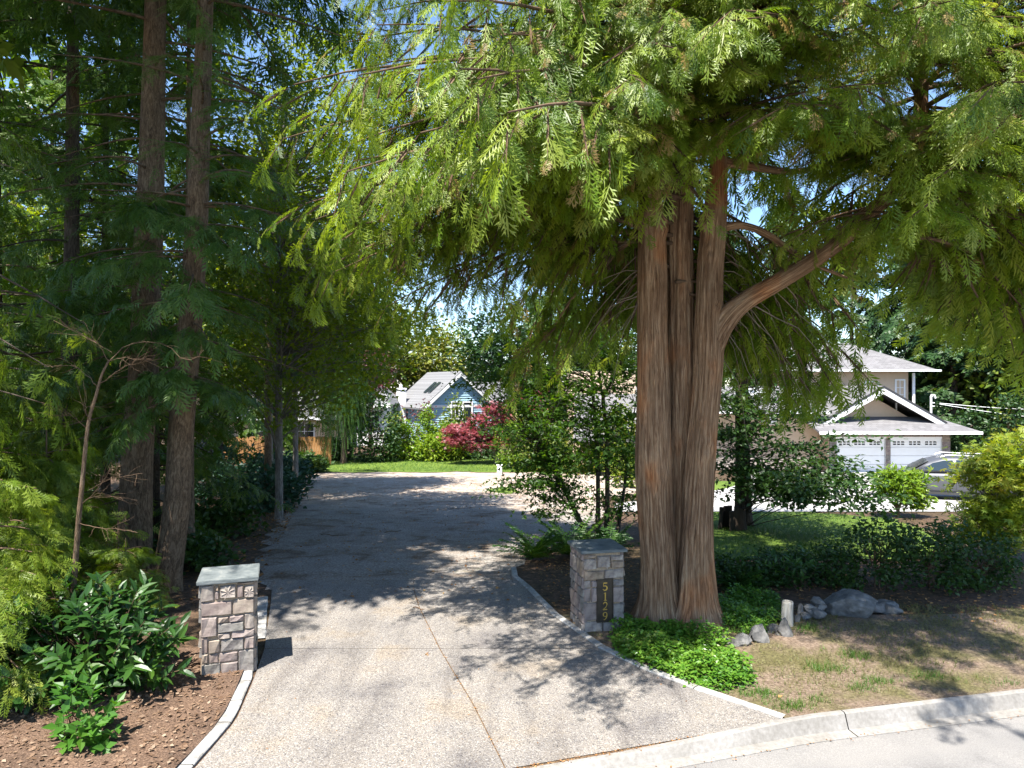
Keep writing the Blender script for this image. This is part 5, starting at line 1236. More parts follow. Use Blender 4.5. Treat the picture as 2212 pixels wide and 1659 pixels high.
garage_door(d0a, d0b); garage_door(d1a, d1b)
fr = MB()
for a, b in ((d0a, d0b), (d1a, d1b)):
    fr.box(a - .07, a, .24, .38, 0, dt + .09); fr.box(b, b + .07, .24, .38, 0, dt + .09); fr.box(a, b, .24, .38, dt, dt + .09)
fr.build('door_trim', M['white'], gr)
ez = gzz(930); sk = gzz(905); yb = 1.7
el, er = wl_ - 1.0, gx(2100)
# skirt roof along the front, hipped at the right
V = [(el, -.75, ez), (er, -.75, ez), (gx(2056) , yb, sk + .05), (el, yb, sk + .05), (er, 8, ez), (gx(2056), 8, sk + .05)]
V += [(x, y, z - .1) for x, y, z in V]
MB().add(V, [(0, 1, 2, 3), (1, 4, 5, 2), (9, 8, 7, 6), (8, 11, 10, 7), (0, 6, 7, 1), (1, 7, 10, 4), (3, 2, 8, 9), (0, 3, 9, 6)]).build('skirt_roof', M['roof'], gr)
MB().box(el, er + .03, -.87, -.755, ez - .16, ez - .01).box(er, er + .1, -.75, 8, ez - .16, ez - .01).build('gutter', M['white'], gr)
ax, az_ = gx(1920), gzz(838); hl, hz = gx(2054) - ax, gzz(915)
slope = (az_ - hz) / hl
gp = MB(); gp.prism([(ax - hl + .5, hz - .25), (ax + hl - .5, hz - .25), (ax, az_ - .52)], yb - .0, yb + .25); gp.build('gable_wall', M['beige'], gr)
for sgn in (-1, 1):
    r_ = MB(); e = (ax + sgn * (hl + .12), hz - .08)
    r_.prism([e, (ax, az_), (ax, az_ + .12), (e[0], e[1] + .12)], yb - 1.15, 8.5); r_.build('roof', M['roof'], gr)
    t_ = MB(); t_.prism([(e[0], e[1] - .30), (ax, az_ - .34), (ax, az_ - .004), (e[0], e[1] - .004)], yb - 1.2, yb - 1.08); t_.build('bargeboard', M['white'], gr)
    t_ = MB(); t_.prism([(e[0], e[1] + .0), (ax, az_ + .0), (ax, az_ + .13), (e[0], e[1] + .13)], yb - 1.22, yb - 1.152); t_.build('roof_edge', M['dark'], gr)
# upper storey
uy = 6.0; q = gy + uy
def ux(px): return (px - 1106) / FPX * q - 21.4
def uz(py): return CZ - (py - 829.5) / FPX * q + 1.5
MB().box(ux(1700), ux(1962), uy, uy + 5, 1.5, uz(803)).build('upper_wall', M['beige'], gr)
window(gr, ux(1936), ux(1952), uz(868), uz(822), uy, 2, 3); window(gr, ux(1870), ux(1895), uz(868), uz(826), uy, 2, 2)
V = [(ux(1660), uy - .9, uz(800)), (ux(2010), uy - .9, uz(800)), (ux(1880), uy + 3, uz(735)), (ux(1760), uy + 3, uz(735)), (ux(2010), uy + 6, uz(800)), (ux(1660), uy + 6, uz(800))]
MB().add(V, [(0, 1, 2, 3), (1, 4, 2), (4, 5, 3, 2), (5, 0, 3), (5, 4, 1, 0)]).build('upper_roof', M['roof'], gr)
MB().box(ux(1660), ux(2010) + .1, uy - 1.02, uy - .905, uz(803), uz(799)).build('upper_gutter', M['white'], gr)
MB().tube([(ux(1968), uy - .3, 1.7), (ux(1968), uy - .3, uz(806))], .09, 8).build('downpipe', M['white'], gr)
# wing to the left
MB().box(gx(1560), wl_ - .02, 1.6, 7, -.2, gzz(893)).build('wing_wall', M['beige'], gr)
V = [(gx(1300), .5, gzz(890)), (gx(1800), .5, gzz(890)), (gx(1790), 5, gzz(835)), (gx(1330), 5, gzz(835))]
V += [(x, y, z - .12) for x, y, z in V]
MB().add(V, [(0, 1, 2, 3), (7, 6, 5, 4), (0, 4, 5, 1), (1, 5, 6, 2), (2, 6, 7, 3), (3, 7, 4, 0)]).build('wing_roof', M['roof'], gr)
MB().box(gx(1300), gx(1800), .38, .495, gzz(894), gzz(889)).build('wing_fascia', M['white'], gr)
V = [(gx(1230), -2.5, gzz(942)), (gx(1392), -2.5, gzz(942)), (gx(1392), 2.5, gzz(852)), (gx(1250), 2.5, gzz(852))]
V += [(x, y, z - .12) for x, y, z in V]
MB().add(V, [(0, 1, 2, 3), (7, 6, 5, 4), (0, 4, 5, 1), (1, 5, 6, 2), (2, 6, 7, 3), (3, 7, 4, 0)]).build('porch_roof', M['roof'], gr)
MB().box(gx(1240), gx(1390), 2.52, 5, -.2, gzz(800)).build('end_wall', M['beige'], gr)
MB().box(gx(1645), gx(1690), 3.2, 5, gzz(872), gzz(838)).build('dormer_wall', M['white'], gr); window(gr, gx(1655), gx(1674), gzz(866), gzz(844), 3.2, 2, 2)
MB().box(gx(1678), gx(1696), 1.25, 1.6, gzz(920), gzz(903)).build('entry_trim', M['white'], gr)
MB().box(gx(1500), wl_ - .3, 1.5, 1.599, -.1, .75).build('stone_base', M['venstone'], gr)
# service mast and wires
sm = thing('service_mast', (W(2025, 905, 40).x, 40.6, 1.6), 'white electric service mast with insulators above the garage roof', 'mast')
zt = CZ - (858 - 829.5) / FPX * 40 - 1.6
MB().tube([(0, 0, -.3), (0, 0, zt)], .06, 8).build('pipe', M['white'], sm)
MB().tube([(0, 0, zt - .02), (.05, 0, zt + .1), (.2, 0, zt + .08), (.26, 0, zt - .08)], [.07, .08, .07, .06], 8).build('weatherhead', M['white'], sm)
MB().tube([(.03, 0, zt - .35), (.2, 0, zt - .35)], .035, 6).tube([(.03, 0, zt - .55), (.2, 0, zt - .55)], .035, 6).build('insulator', M['white'], sm)
MB().tube([(-1.9, .3, -.2), (-1.9, .3, zt - .3)], .05, 8).build('vent_pipe', M['white'], sm)
for k, (y0, y1, lb) in enumerate(((866, 871, 'upper white power wire running right from the service mast'), (868, 886, 'lower power wire sagging to the right from the service mast'))):
    a = W(2030, y0 + 5, 40.6); b = W(2480, y1 + (2 if k == 0 else 22), 40.6); P = [a.lerp(b, t / 14) - Vector((0, 0, .35 * math.sin(math.pi * t / 14))) for t in range(15)]
    o = MB().tube(P, .018, 5).build('wire', M['white']); tag(o, lb, 'wire', 'power wires')

# ------------------------------------------------------------------ blue gabled house
B0 = W(993, 829, 58); bl = thing('blue_house', (B0.x, B0.y, -1.5), 'pale blue clapboard house with steep grey gable roof and white chimney', 'house', None, rad(30))
rz_, ezb = 6.05, 3.1; hw = 3.05
mb = MB(); mb.prism([(-hw, 0), (hw, 0), (hw, ezb + .35), (0, rz_ - .15), (-hw, ezb + .35)], .06, 6.5); mb.build('wall', M['bluewall'], bl)
mb = MB(); z = .3
while z < rz_ - .3:
    w_ = hw if z < ezb + .35 else hw * (rz_ - .2 - z) / (rz_ - .2 - ezb - .35)
    w2 = hw if z + .19 < ezb + .35 else hw * (rz_ - .2 - z - .19) / (rz_ - .2 - ezb - .35)
    if w2 <= .03: break
    if abs(z - 3.2) > .12:
        mb.add([(-w_, .0, z), (w_, .0, z), (w2, .045, z + .19), (-w2, .045, z + .19), (-w_, .058, z), (w_, .058, z), (w2, .059, z + .19), (-w2, .059, z + .19)], [(0, 1, 2, 3), (0, 4, 5, 1), (3, 2, 6, 7), (1, 5, 6, 2), (0, 3, 7, 4)])
    z += .2
mb.build('siding', M['bluewall'], bl)
MB().box(-hw - .02, hw + .02, -.03, .05, 3.12, 3.34).build('band_board', M['white'], bl)
for sgn in (-1, 1):
    e = (sgn * 3.55, ezb - .12)
    MB().prism([e, (0, rz_), (0, rz_ + .14), (e[0], e[1] + .14)], -.26, 7.0).build('roof', M['roofblue'], bl)
    MB().prism([(e[0], e[1] - .24), (0, rz_ - .26), (0, rz_ - .003), (e[0], e[1] - .003)], -.34, -.21).build('bargeboard', M['white'], bl)
MB().prism([(hw - .3, 0), (hw + 6, 0), (hw + 6, 2.5), (hw - .3, 2.5)], 2.0, 6.5).build('side_wall', M['bluewall'], bl)
MB().prism([(1.4, 2.2), (4.5, 5.6), (7.5, 2.2)], 0, 0, 'x') if False else None
V = [(.6, 1.4, 2.7), (hw + 6.4, 1.4, 2.7), (hw + 6.4, 4.2, 5.3), (.6, 4.2, 5.3), (hw + 6.4, 7, 2.7), (.6, 7, 2.7)]
MB().add(V, [(0, 1, 2, 3), (3, 2, 4, 5), (1, 4, 2), (5, 4, 1, 0), (0, 3, 5)]).build('side_roof', M['roofblue'], bl)
window(bl, -.75, -.1, 2.2, 3.55, -.02, 2, 1, .1); window(bl, .35, 1.1, 1.9, 3.5, -.02, 1, 1, .12)
sk_m = MB()
for yy in (1.2, 2.1):
    for dx in (0,):
        a = (-2.2, -1.2); f = lambda x: rz_ + .15 - (rz_ - ezb + .12) / 3.55 * abs(x)
        sk_m.add([(a[0], yy, f(a[0]) + .03), (a[0], yy + .55, f(a[0]) + .03), (a[1], yy + .55, f(a[1]) + .03), (a[1], yy, f(a[1]) + .03),
                  (a[0], yy, f(a[0]) + .12), (a[0], yy + .55, f(a[0]) + .12), (a[1], yy + .55, f(a[1]) + .12), (a[1], yy, f(a[1]) + .12)], [(0,3,2,1),(4,5,6,7),(0,1,5,4),(1,2,6,5),(2,3,7,6),(3,0,4,7)])
sk_m.build('skylight', M['glass'], bl)
ch = MB(); ch.box(-3.75, -3.2, 4.2, 5.2, 0, 4.6).box(-3.8, -3.15, 4.15, 5.25, 4.6, 4.75); c_ = ch.build('chimney', M['white'], bl)
MB().tube([(-3.48, 4.7, 4.75), (-3.48, 4.7, 5.05)], .16, 8).build('chimney_pot', M['white'], c_)

# ------------------------------------------------------------------ two more houses glimpsed on the left
lb_h = thing('beige_house', (-18.5, 52, -1.5), 'low beige house half hidden behind the wooden fence', 'house')
MB().box(-4, 4.5, 0, 7, 0, 2.6).build('wall', M['beige'], lb_h)
V = [(-4.8, -.8, 2.55), (5.3, -.8, 2.55), (4.0, 3.5, 4.6), (-3.5, 3.5, 4.6), (5.3, 7.8, 2.55), (-4.8, 7.8, 2.55)]
MB().add(V, [(0, 1, 2, 3), (1, 4, 2), (4, 5, 3, 2), (5, 0, 3), (5, 4, 1, 0)]).build('roof', M['roof'], lb_h)
MB().box(-4.8, 5.3, -.9, -.805, 2.4, 2.58).build('fascia', M['white'], lb_h); window(lb_h, -1.2, .4, .9, 2.1, -.01); window(lb_h, 2.0, 3.4, .9, 2.1, -.01)
lb_h = thing('grey_roofed_house', (-12.4, 56, -1.5), 'pale house with a low grey roof below the purple plum tree', 'house')
MB().box(-3, 1.9, 0, 6, 0, 3.4).build('wall', M['white'], lb_h)
V = [(-4, -.8, 3.4), (2.6, -.8, 3.4), (1.4, 3, 4.9), (-3, 3, 4.9), (2.6, 6.8, 3.4), (-4, 6.8, 3.4)]
MB().add(V, [(0, 1, 2, 3), (1, 4, 2), (4, 5, 3, 2), (5, 0, 3), (5, 4, 1, 0)]).build('roof', M['roofblue'], lb_h)
MB().box(-4, 2.6, -.9, -.805, 3.2, 3.42).build('fascia', M['white'], lb_h); window(lb_h, .7, 1.5, 1.6, 2.9, -.01)
# wooden fence
M['fence'] = noisy('fence_wood', [(.3,(.16,.07,.025)),(.5,(.28,.14,.05)),(.72,(.40,.22,.09))], 6, 6, scale=(4, 4, .6), bump=.3, bdist=.005)
fe = thing('wooden_fence', (-15.2, 43, -1.5), 'reddish brown wooden board fence behind the almost black trunk', 'fence'); r = random.Random(2)
brd = MB().box(-.07, .07, 0, .022, 0, 1.75).mesh('board')
for i in range(44):
    o = obj('board', brd, M['fence'], fe); o.location = (-3 + i * .155, r.uniform(-.006, .006), r.uniform(0, .06))
ps = MB().box(-.05, .05, .03, .13, -.1, 1.85).mesh('post')
for i in range(4): obj('post', ps, M['fence'], fe, (-3 + i * 2.25, 0, 0))
rl = MB().box(-3.1, 3.8, .025, .07, 0, .09).mesh('rail')
for z in (.3, 1.4): obj('rail', rl, M['fence'], fe, (0, 0, z))

# ------------------------------------------------------------------ parked car
M['paint'] = _metal('car_paint', (.075, .078, .088), .4, .2)
M['tyre'] = flat('tyre_rubber', (.02, .02, .02), .85, var=.2); M['rim'] = _metal('alloy', (.45, .45, .46), .35, .9); M['lamp'] = glass('lamp_glass', (.35, .33, .3)); M['cladding'] = flat('black_plastic', (.03, .03, .03), .6, var=.2)
cy = 25.0; cp = Vector(((2072 - 1106) / FPX * cy, cy + .9, gz(cy + .9) + .03))
car = thing('parked_car', tuple(cp), 'grey crossover car parked before the garage, partly hidden by the yellow green bush', 'car', None, rad(-22))
def section(xs_, f): return [f(x) for x in xs_]
# body shell lofted from cross sections, nose towards -x
BX = [-2.33, -2.25, -2.0, -1.55, -1.0, -.75, 0, .9, 1.7, 2.1, 2.3, 2.36]
TOP = [.62, .80, .90, .985, 1.04, 1.06, 1.07, 1.08, 1.09, 1.06, 1.0, .85]
HWI = [.62, .78, .86, .90, .915, .92, .925, .925, .915, .88, .80, .70]
BOT = [.36, .28, .24, .22, .21, .21, .21, .21, .22, .26, .34, .44]
V = []; Fc = []
for x, tp_, hw_, bt in zip(BX, TOP, HWI, BOT):
    for (yy, zz) in ((-.0, tp_ + .012), (-.72, tp_), (-.95, tp_ - .05), (-1.0, tp_ - .22), (-.985, (tp_ + bt) / 2 - .08), (-.95, bt + .08), (-.85, bt), (0, bt - .0)):
        V.append((x, yy * hw_, zz))
    for (yy, zz) in ((.85, bt), (.95, bt + .08), (.985, (tp_ + bt) / 2 - .08), (1.0, tp_ - .22), (.95, tp_ - .05), (.72, tp_)):
        V.append((x, yy * hw_, zz))
n = 14
for i in range(len(BX) - 1):
    for k in range(n): Fc.append((i * n + k, i * n + (k + 1) % n, (i + 1) * n + (k + 1) % n, (i + 1) * n + k))
Fc += [tuple(range(n)), tuple((len(BX) - 1) * n + k for k in range(n - 1, -1, -1))]
bd = MB().add(V, Fc).build('body', M['paint'], car, True); bd.modifiers.new('s', 'SUBSURF').render_levels = 1
bd.modifiers[0].levels = 1
GXs = [-1.15, -.55, .0, .9, 1.75, 2.2]; GT = [1.07, 1.44, 1.60, 1.63, 1.56, 1.18]; GB = [1.03, 1.05, 1.06, 1.07, 1.08, 1.05]; GW = [.70, .64, .62, .62, .60, .66]
V = []; Fc = []
for x, t_, b_, w_ in zip(GXs, GT, GB, GW):
    V += [(x, -.84, b_), (x, -w_, t_ - .05), (x, -w_ * .8, t_), (x, w_ * .8, t_), (x, w_, t_ - .05), (x, .84, b_)]
for i in range(5):
    for k in range(5): Fc.append((i * 6 + k, i * 6 + k + 1, i * 6 + k + 7, i * 6 + k + 6))
    Fc.append((i * 6 + 5, i * 6, i * 6 + 6, i * 6 + 11))
Fc += [(0, 5, 4, 3, 2, 1), tuple(30 + k for k in range(6))]
MB().add(V, Fc).build('cabin', M['paint'], car, True, 0)
def pane(pts, name, side=-1, off=.008):
    Vp = [(x, side * (y + off), z) for x, y, z in pts]; Vq = [(x, side * (y - .01), z) for x, y, z in pts]; k = len(pts)
    return MB().add(Vp + Vq, [tuple(range(k)), tuple(range(2 * k - 1, k - 1, -1))] + [(i, (i + 1) % k, (i + 1) % k + k, i + k) for i in range(k)]).build(name, M['glass'], car)
def side_y(z): return .84 - (z - 1.06) * .40
for sd in (-1, 1):
    for P_ in ([(-.88, 1.10), (-.48, 1.37), (-.12, 1.475), (.17, 1.50), (.22, 1.12)], [(.30, 1.12), (.27, 1.505), (.75, 1.52), (1.12, 1.50), (1.20, 1.13)], [(1.28, 1.14), (1.24, 1.49), (1.55, 1.45), (1.82, 1.22), (1.8, 1.16)]):
        pane([(x, side_y(z), z) for x, z in P_], 'window', sd)
MB().add([(-1.12, -.68, 1.10), (-1.12, .68, 1.10), (-.58, .58, 1.43), (-.58, -.58, 1.43)], [(0, 1, 2, 3)]).build('windscreen', M['glass'], car, loc=(-.012, 0, .012))
tyre = MB(); tyre_me = None
def wheel(x, sd):
    t_ = MB(); P_ = []; n_ = 28
    prof = [(.19, -.09), (.27, -.115), (.325, -.10), (.34, -.06), (.34, .06), (.325, .10), (.27, .115), (.19, .09)]
    V = [(math.cos(2 * math.pi * i / n_) * r, y, math.sin(2 * math.pi * i / n_) * r) for i in range(n_) for r, y in prof]; m_ = len(prof)
    t_.add(V, [(i * m_ + k, ((i + 1) % n_) * m_ + k, ((i + 1) % n_) * m_ + (k + 1) % m_, i * m_ + (k + 1) % m_) for i in range(n_) for k in range(m_)])
    w_ = t_.build('wheel', M['tyre'], car, True, loc=(x, sd * .83, .34))
    rm = MB()
    for k in range(5):
        a = k * 2 * math.pi / 5
        rm.add([(math.cos(a + e) * r, sd * (.085 if r > .1 else .1), math.sin(a + e) * r) for r, e in ((.05, .5), (.05, -.5), (.21, -.12), (.21, .12))] + [(math.cos(a + e) * r, sd * .05, math.sin(a + e) * r) for r, e in ((.05, .5), (.05, -.5), (.21, -.12), (.21, .12))], [(0, 1, 2, 3), (7, 6, 5, 4), (0, 4, 5, 1), (1, 5, 6, 2), (2, 6, 7, 3), (3, 7, 4, 0)])
    rm.tube([(0, sd * .03, 0), (0, sd * .1, 0)], .06, 10); rm.build('rim', M['rim'], w_)
    ar = MB(); V = []; 
    for i in range(13):
        a = math.pi * i / 12
        for r, y in ((.36, .905), (.43, .90), (.43, .94), (.36, .945)): V.append((x + math.cos(a) * r, sd * y, .34 + math.sin(a) * r))
    ar.add(V, [(i * 4 + k, i * 4 + (k + 1) % 4, i * 4 + 4 + (k + 1) % 4, i * 4 + 4 + k) for i in range(12) for k in range(4)]); ar.build('wheel_arch', M['cladding'], car)
for x in (-1.42, 1.38):
    for sd in (-1, 1): wheel(x, sd)
for sd in (-1, 1):
    MB().box(-.02, .18, sd * .95 - .02, sd * .95 + .02, .90, .935).build('door_handle', M['rim'], car, bev=.01); MB().box(1.0, 1.2, sd * .95 - .02, sd * .95 + .02, .91, .945).build('door_handle', M['rim'], car, bev=.01)
    MB().box(-.93, -.76, sd * .98 - .1, sd * .98 + .1, 1.08, 1.21).build('mirror', M['paint'], car, bev=.035)
    MB().tube([(-.2, sd * .55, 1.60), (0, sd * .55, 1.67), (1.3, sd * .55, 1.665), (1.6, sd * .54, 1.60)], .018, 6).build('roof_rail', M['rim'], car)
    MB().box(-2.2, -1.75, sd * .72 - .14, sd * .72 + .14, .74, .86).build('headlight', M['lamp'], car, bev=.04)
    MB().box(-1.0, 1.0, sd * .93 - .02, sd * .93 + .02, .24, .34).build('sill_trim', M['cladding'], car, bev=.01)
    mb = MB()
    for x in (-.93, .24, 1.22): mb.box(x - .004, x + .004, sd * .928 - .004, sd * .928 + .004, .36, 1.06)
    mb.build('door_seam', M['dark'], car)
MB().box(-2.42, -2.3, -.5, .5, .45, .72).build('grille', M['cladding'], car, bev=.02)

# ------------------------------------------------------------------ planting behind the rear lawn
def gpt(px, d): return ((px - 1106) / FPX * d, d, gz(d))
x, y, z = gpt(742, 43.5)
wi = thing('weeping_tree', (x, y, z), 'weeping green tree with curtains of foliage down to the lawn', 'tree'); F = Fol()
obj('trunk', stem_mesh('trunk', [(x, y, z - .1), (x + .1, y, z + 3), (x, y, z + 6.5)], [.22, .17, .06], 12, 6, .05, .3, 4, 1, (), (x, y, z), .02), M['dark_bark'], wi)
for i in range(800):
    a = rnd.uniform(0, 6.28); r = (rnd.random() ** .6) * 1.5; top = 7.2 - r * 1.0 + rnd.uniform(-.6, .3); L_ = rnd.uniform(1.2, 3.2) if rnd.random() < .7 else rnd.uniform(3, 5)
    L_ = min(L_, top - .2); p = np.array([x + math.cos(a) * r * (.75 if top - L_ < 1.5 else 1), y + math.sin(a) * r, z + top]); k = max(2, int(L_ / .55))
    pos = p + np.linspace(0, 1, k)[:, None] * np.array([.15 * math.cos(a), .15 * math.sin(a), -L_ + .6]); F.add('strand', pos, np.array([.12 * math.cos(a), .12 * math.sin(a), -1]) + rng.normal(0, .1, (k, 3)), rng.normal(0, 1, (k, 3)), .75)
F.build('crown', M['willow'], wi, (x, y, z))
def bush(px0, px1, py, d, label, m, n=None, leaf='leaf', size=.24, per=26, name='shrub', cat='shrub', deep=.7, group='shrubs behind the rear lawn', zc=.5, bark_='twig'):
    w = (px1 - px0) / FPX * d / 2; xx = ((px0 + px1) / 2 - 1106) / FPX * d; h_ = CZ - (py - 829.5) / FPX * d - gz(d)
    r_ = (w, max(.5, w * deep), h_); return mound(name, xx, d, label, r_, n or int(16 + 26 * w * h_), leaf, size, per, m, (.24, .24, .2), group, cat, zc, .4, bark_)
bush(752, 862, 872, 44.5, 'dark dense shrub right of the weeping tree', 'bgdark', 120)
bush(700, 760, 955, 45.5, 'low dark bush behind the foot of the weeping tree', 'bgdark', 50)
bush(845, 905, 925, 45.5, 'light green shrub between the dark dense shrub and the little cone shaped cedar', 'rhodo', 70)
bush(900, 968, 950, 44.8, 'low bright green bush in front of the little cone shaped cedar', 'rhodo', 60)
bush(945, 1005, 922, 45.6, 'bright bush between the little cone shaped cedar and the red maple', 'rhodo', 70)
bush(868, 948, 886, 48, 'pinkish brown twiggy shrub below the blue house chimney', 'plum', 46, size=.2, per=14)
bush(950, 1012, 884, 49, 'yellow green shrub under the blue house windows', 'bgleaf', 60)
bush(835, 866, 905, 47, 'small yellowish shrub beside the dark dense shrub', 'lime', 24)
bush(990, 1075, 968, 46.5, 'dark hedge behind the red maple', 'bgdark', 70)
bush(1085, 1132, 928, 40.5, 'rounded clipped green shrub right of the red maple', 'rhodo', 90, size=.13, per=40)
bush(1120, 1200, 960, 39.5, 'yellow green bush behind the many stemmed maple', 'bgleaf', 60)
bush(1200, 1300, 930, 38, 'bright green bush seen through the many stemmed maple', 'bgleaf', 80)
bush(1290, 1376, 905, 36.5, 'yellowish bush against the grey roof left of the big cedar', 'lime', 60)
bush(1330, 1380, 985, 30, 'low bush with reddish tips just left of the big cedar', 'lime', 40, size=.16)
bush(1150, 1190, 850, 43, 'reddish shrub peeping through the many stemmed maple', 'redmaple', 30)
xx, yy, zz = gpt(921, 46.2)
mound('cone_cedar', xx, yy, 'little cone shaped bright green cedar in front of the blue house', (.62, .6, 2.9), 60, 'leaf', .17, 40, 'rhodo', (.15, .15, .16), None, 'shrub', .55)
xx, yy, zz = gpt(1072, 43.0)
rcl = np.concatenate([np.array(W(px, py, 43)) + rng.normal(0, 1, (n_, 3)) * np.array([r1, .5, r2]) for px, py, n_, r1, r2 in ((1030, 930, 26, .9, .28), (1000, 948, 14, .5, .2), (1055, 905, 24, .7, .35), (1070, 950, 14, .5, .2), (1030, 960, 16, .7, .12), (1080, 880, 12, .5, .3))])
broadleaf('red_maple', (xx, yy, zz), 'crimson leaved spreading maple in front of the blue house', [([(xx,yy,zz-.1),(xx-.1,yy,zz+.8),(xx-.6,yy,zz+1.5),(xx-1.0,yy,zz+2.0)], [.14,.12,.08,.04])], rcl, 'palmate', .24, 46, M['redmaple'], M['grey_bark'], 'tree', (.25, .25, .1), None, .03, .9, 8)
xx, yy, zz = gpt(800, 51)
broadleaf('plum_tree', (xx, yy, zz), 'purple leaved plum tree behind the weeping tree', [([(xx,yy,zz-.1),(xx,yy,zz+2),(xx+.2,yy,zz+4)], [.16,.13,.06])], ellipsoid(46, W(800, 808, 51), (1.5, 1.3, 1.7), .3), 'leaf', .24, 34, M['plum'], M['dark_bark'], 'tree', (.35, .35, .3), None, .03, .5, 8)
xx, yy, zz = gpt(1108, 45); pm = thing('fan_palm', (xx, yy, zz), 'small fan palm with yellowish fronds right of the red maple', 'palm'); F = Fol()
obj('trunk', stem_mesh('trunk', [(xx, yy, zz - .1), (xx, yy, zz + 2.2)], [.13, .11], 10, 6, .05, .1, 3, 1, (), (xx, yy, zz), .05), M['dark_bark'], pm)
az = rng.uniform(0, 6.28, 34); el = rng.uniform(-.6, 1.1, 34); A = np.stack([np.cos(az) * np.cos(el), np.sin(az) * np.cos(el), np.sin(el)], 1)
F.add('palmate', np.tile([xx, yy, zz + 2.3], (34, 1)) + A * .5, A, np.stack([-np.cos(az) * np.sin(el), -np.sin(az) * np.sin(el), np.cos(el)], 1), 1.0 * rng.uniform(.8, 1.2, 34)); F.build('fronds', M['palm'], pm, (xx, yy, zz))
xx, yy, zz = gpt(1079, 38.6)
wb = thing('utility_box', (xx, yy, zz), 'small white utility box standing at the edge of the rear lawn', 'box')
MB().box(-.14, .14, -.1, .1, 0, .42).build('case', M['white'], wb, bev=.015); MB().box(-.17, .17, -.13, .13, .425, .47).build('lid', M['white'], wb, bev=.01)

# ------------------------------------------------------------------ tree belt behind the houses
def belt(px, d, H, rx_, label, m='bgleaf', proto=None, n=110, size=.55, per=46):
    xx, yy, zz = gpt(px, d)
    return deciduous('background_tree', xx, yy, label, H, [(1, 0, 0, H * .58, (rx_, rx_, H * .43))], n, size, per, m, 'leaf', .22, (.75, .75, .6), 'dark_bark', group='trees behind the houses')
t1 = belt(880, 74, 13.0, 4.6, 'pale green tree behind the blue house chimney')
t2 = belt(960, 80, 11.5, 3.6, 'rounded light green tree directly behind the blue house ridge')
t3 = belt(1085, 70, 13, 4.0, 'darker green tree right of the sky gap behind the blue house', 'bgdark')
def cfar(px, d, H, r_, label, m='bgdark', n=60):
    xx, yy, zz = gpt(px, d)
    return conifer('background_conifer', (xx, yy, zz), label, H, .3, M['dark_bark'], M[m], [(1.5, H, n, r_, .6, .0, .35, .05, dict(nt=9, nf=6, tl=1.5, hang=.7))], FA, 1.0, None, 'conifers behind the houses', 8)
k1 = cfar(1190, 52, 17, 3.6, 'dark conifer rising behind the many stemmed maple')
k2 = cfar(1700, 54, 20, 4.2, 'tall dark conifer behind the grey roofed house')

def more(src, px, d, label, rz, sc):
    return copy_thing(src, gpt(px, d), label, rz, sc)
more(t1, 770, 66, 'leafy tree behind the purple plum tree', 1.3, (1, 1, 1.15)); more(t1, 620, 62, 'leafy tree behind the low beige house', 2.1, (1.2, 1.1, 1.1)); more(t2, 480, 58, 'leafy tree behind the left trunks, nearest the low beige house', .7, (1.4, 1.3, 1.25))
more(t1, 330, 50, 'leafy tree showing behind the thickest left trunk', 4.0, (1.1, 1.1, 1.0)); more(t2, 190, 46, 'leafy tree showing left of the thickest trunk', 2.2, (1.3, 1.3, 1.1)); more(t1, 40, 44, 'leafy tree low at the left frame edge', 5.2, (1.1, 1.1, .95))
more(k1, 700, 78, 'far conifer behind the weeping tree', 1.0, (1.1, 1.1, 1.1)); more(k1, 2130, 50, 'conifer at the right edge behind the wires', 2.8, (1, 1, .9)); more(k1, 1300, 58, 'dark conifer left of the big cedar stems', 2.0, (1, 1, .72)); more(k2, 1480, 62, 'dark conifer straight behind the big cedar stems', .6, (1, 1, .8))
more(k1, 1560, 50, 'dark conifer right of the big cedar stems', 3.3, (1, 1, 1.05)); more(k2, 1840, 60, 'dark conifer above the garage gable', 4.4, (1.1, 1.1, .9)); more(k1, 1960, 52, 'dark conifer above the right end of the garage roof', 5.1, (1.15, 1.15, 1)); more(k1, 2060, 47, 'dark conifer right behind the service mast', .3, (1.2, 1.2, .75))
more(k2, 2240, 56, 'tall conifer at the right frame edge', 2.4, (1.1, 1.1, .9)); more(t3, 2090, 62, 'leafy tree between the right hand conifers', 1.9, (1.2, 1.2, 1)); more(t3, 1400, 75, 'leafy tree far behind the big cedar', 3.0, (1.2, 1.2, .85)); more(t1, 2200, 46, 'sunlit tree above the yellow green bush', .5, (1, 1, .95))
hm = bpy.data.objects['hemlock_tree']; h_dark = bpy.data.objects['hemlock_tree.001']; cd_l = [o for o in bpy.data.objects if o.get('label', '').startswith('thin dark trunk')][0]
for src, (x, y), lb, rz_c, sc_ in ((h_dark, (-8.9, 17.0), 'short shady hemlock right behind the leaning trunk', 1.0, (.9, .9, .66)), (h_dark, (-12.2, 16.2), 'shady hemlock filling the gap left of the thickest trunk', 2.4, (.9, .9, .72)),
        (hm, (-8.4, 23.5), 'hemlock with sunlit sprays halfway down the left side of the drive', 3.9, (1.1, 1.1, .9)), (h_dark, (-15.5, 23), 'dark hemlock deep in the left hand wood', 5.1, (1.1, 1.1, .75)), (hm, (-10.8, 13.6), 'slim hemlock close behind the straight dark trunk', .4, (1.1, 1.1, .95)),
        (hm, (-11.5, 33), 'hemlock beside the wooden fence, nearest the weeping tree', 2.2, (1.3, 1.3, 1.0))):
    copy_thing(src, (x, y, gz(y)), lb, rz_c, sc_)
bush(2050, 2130, 905, 41, 'dark shrub right of the garage', 'bgdark', 60, group='shrubs beside the garage'); bush(2120, 2230, 880, 40, 'dark shrub above the yellow green bush', 'bgdark', 80, group='shrubs beside the garage')

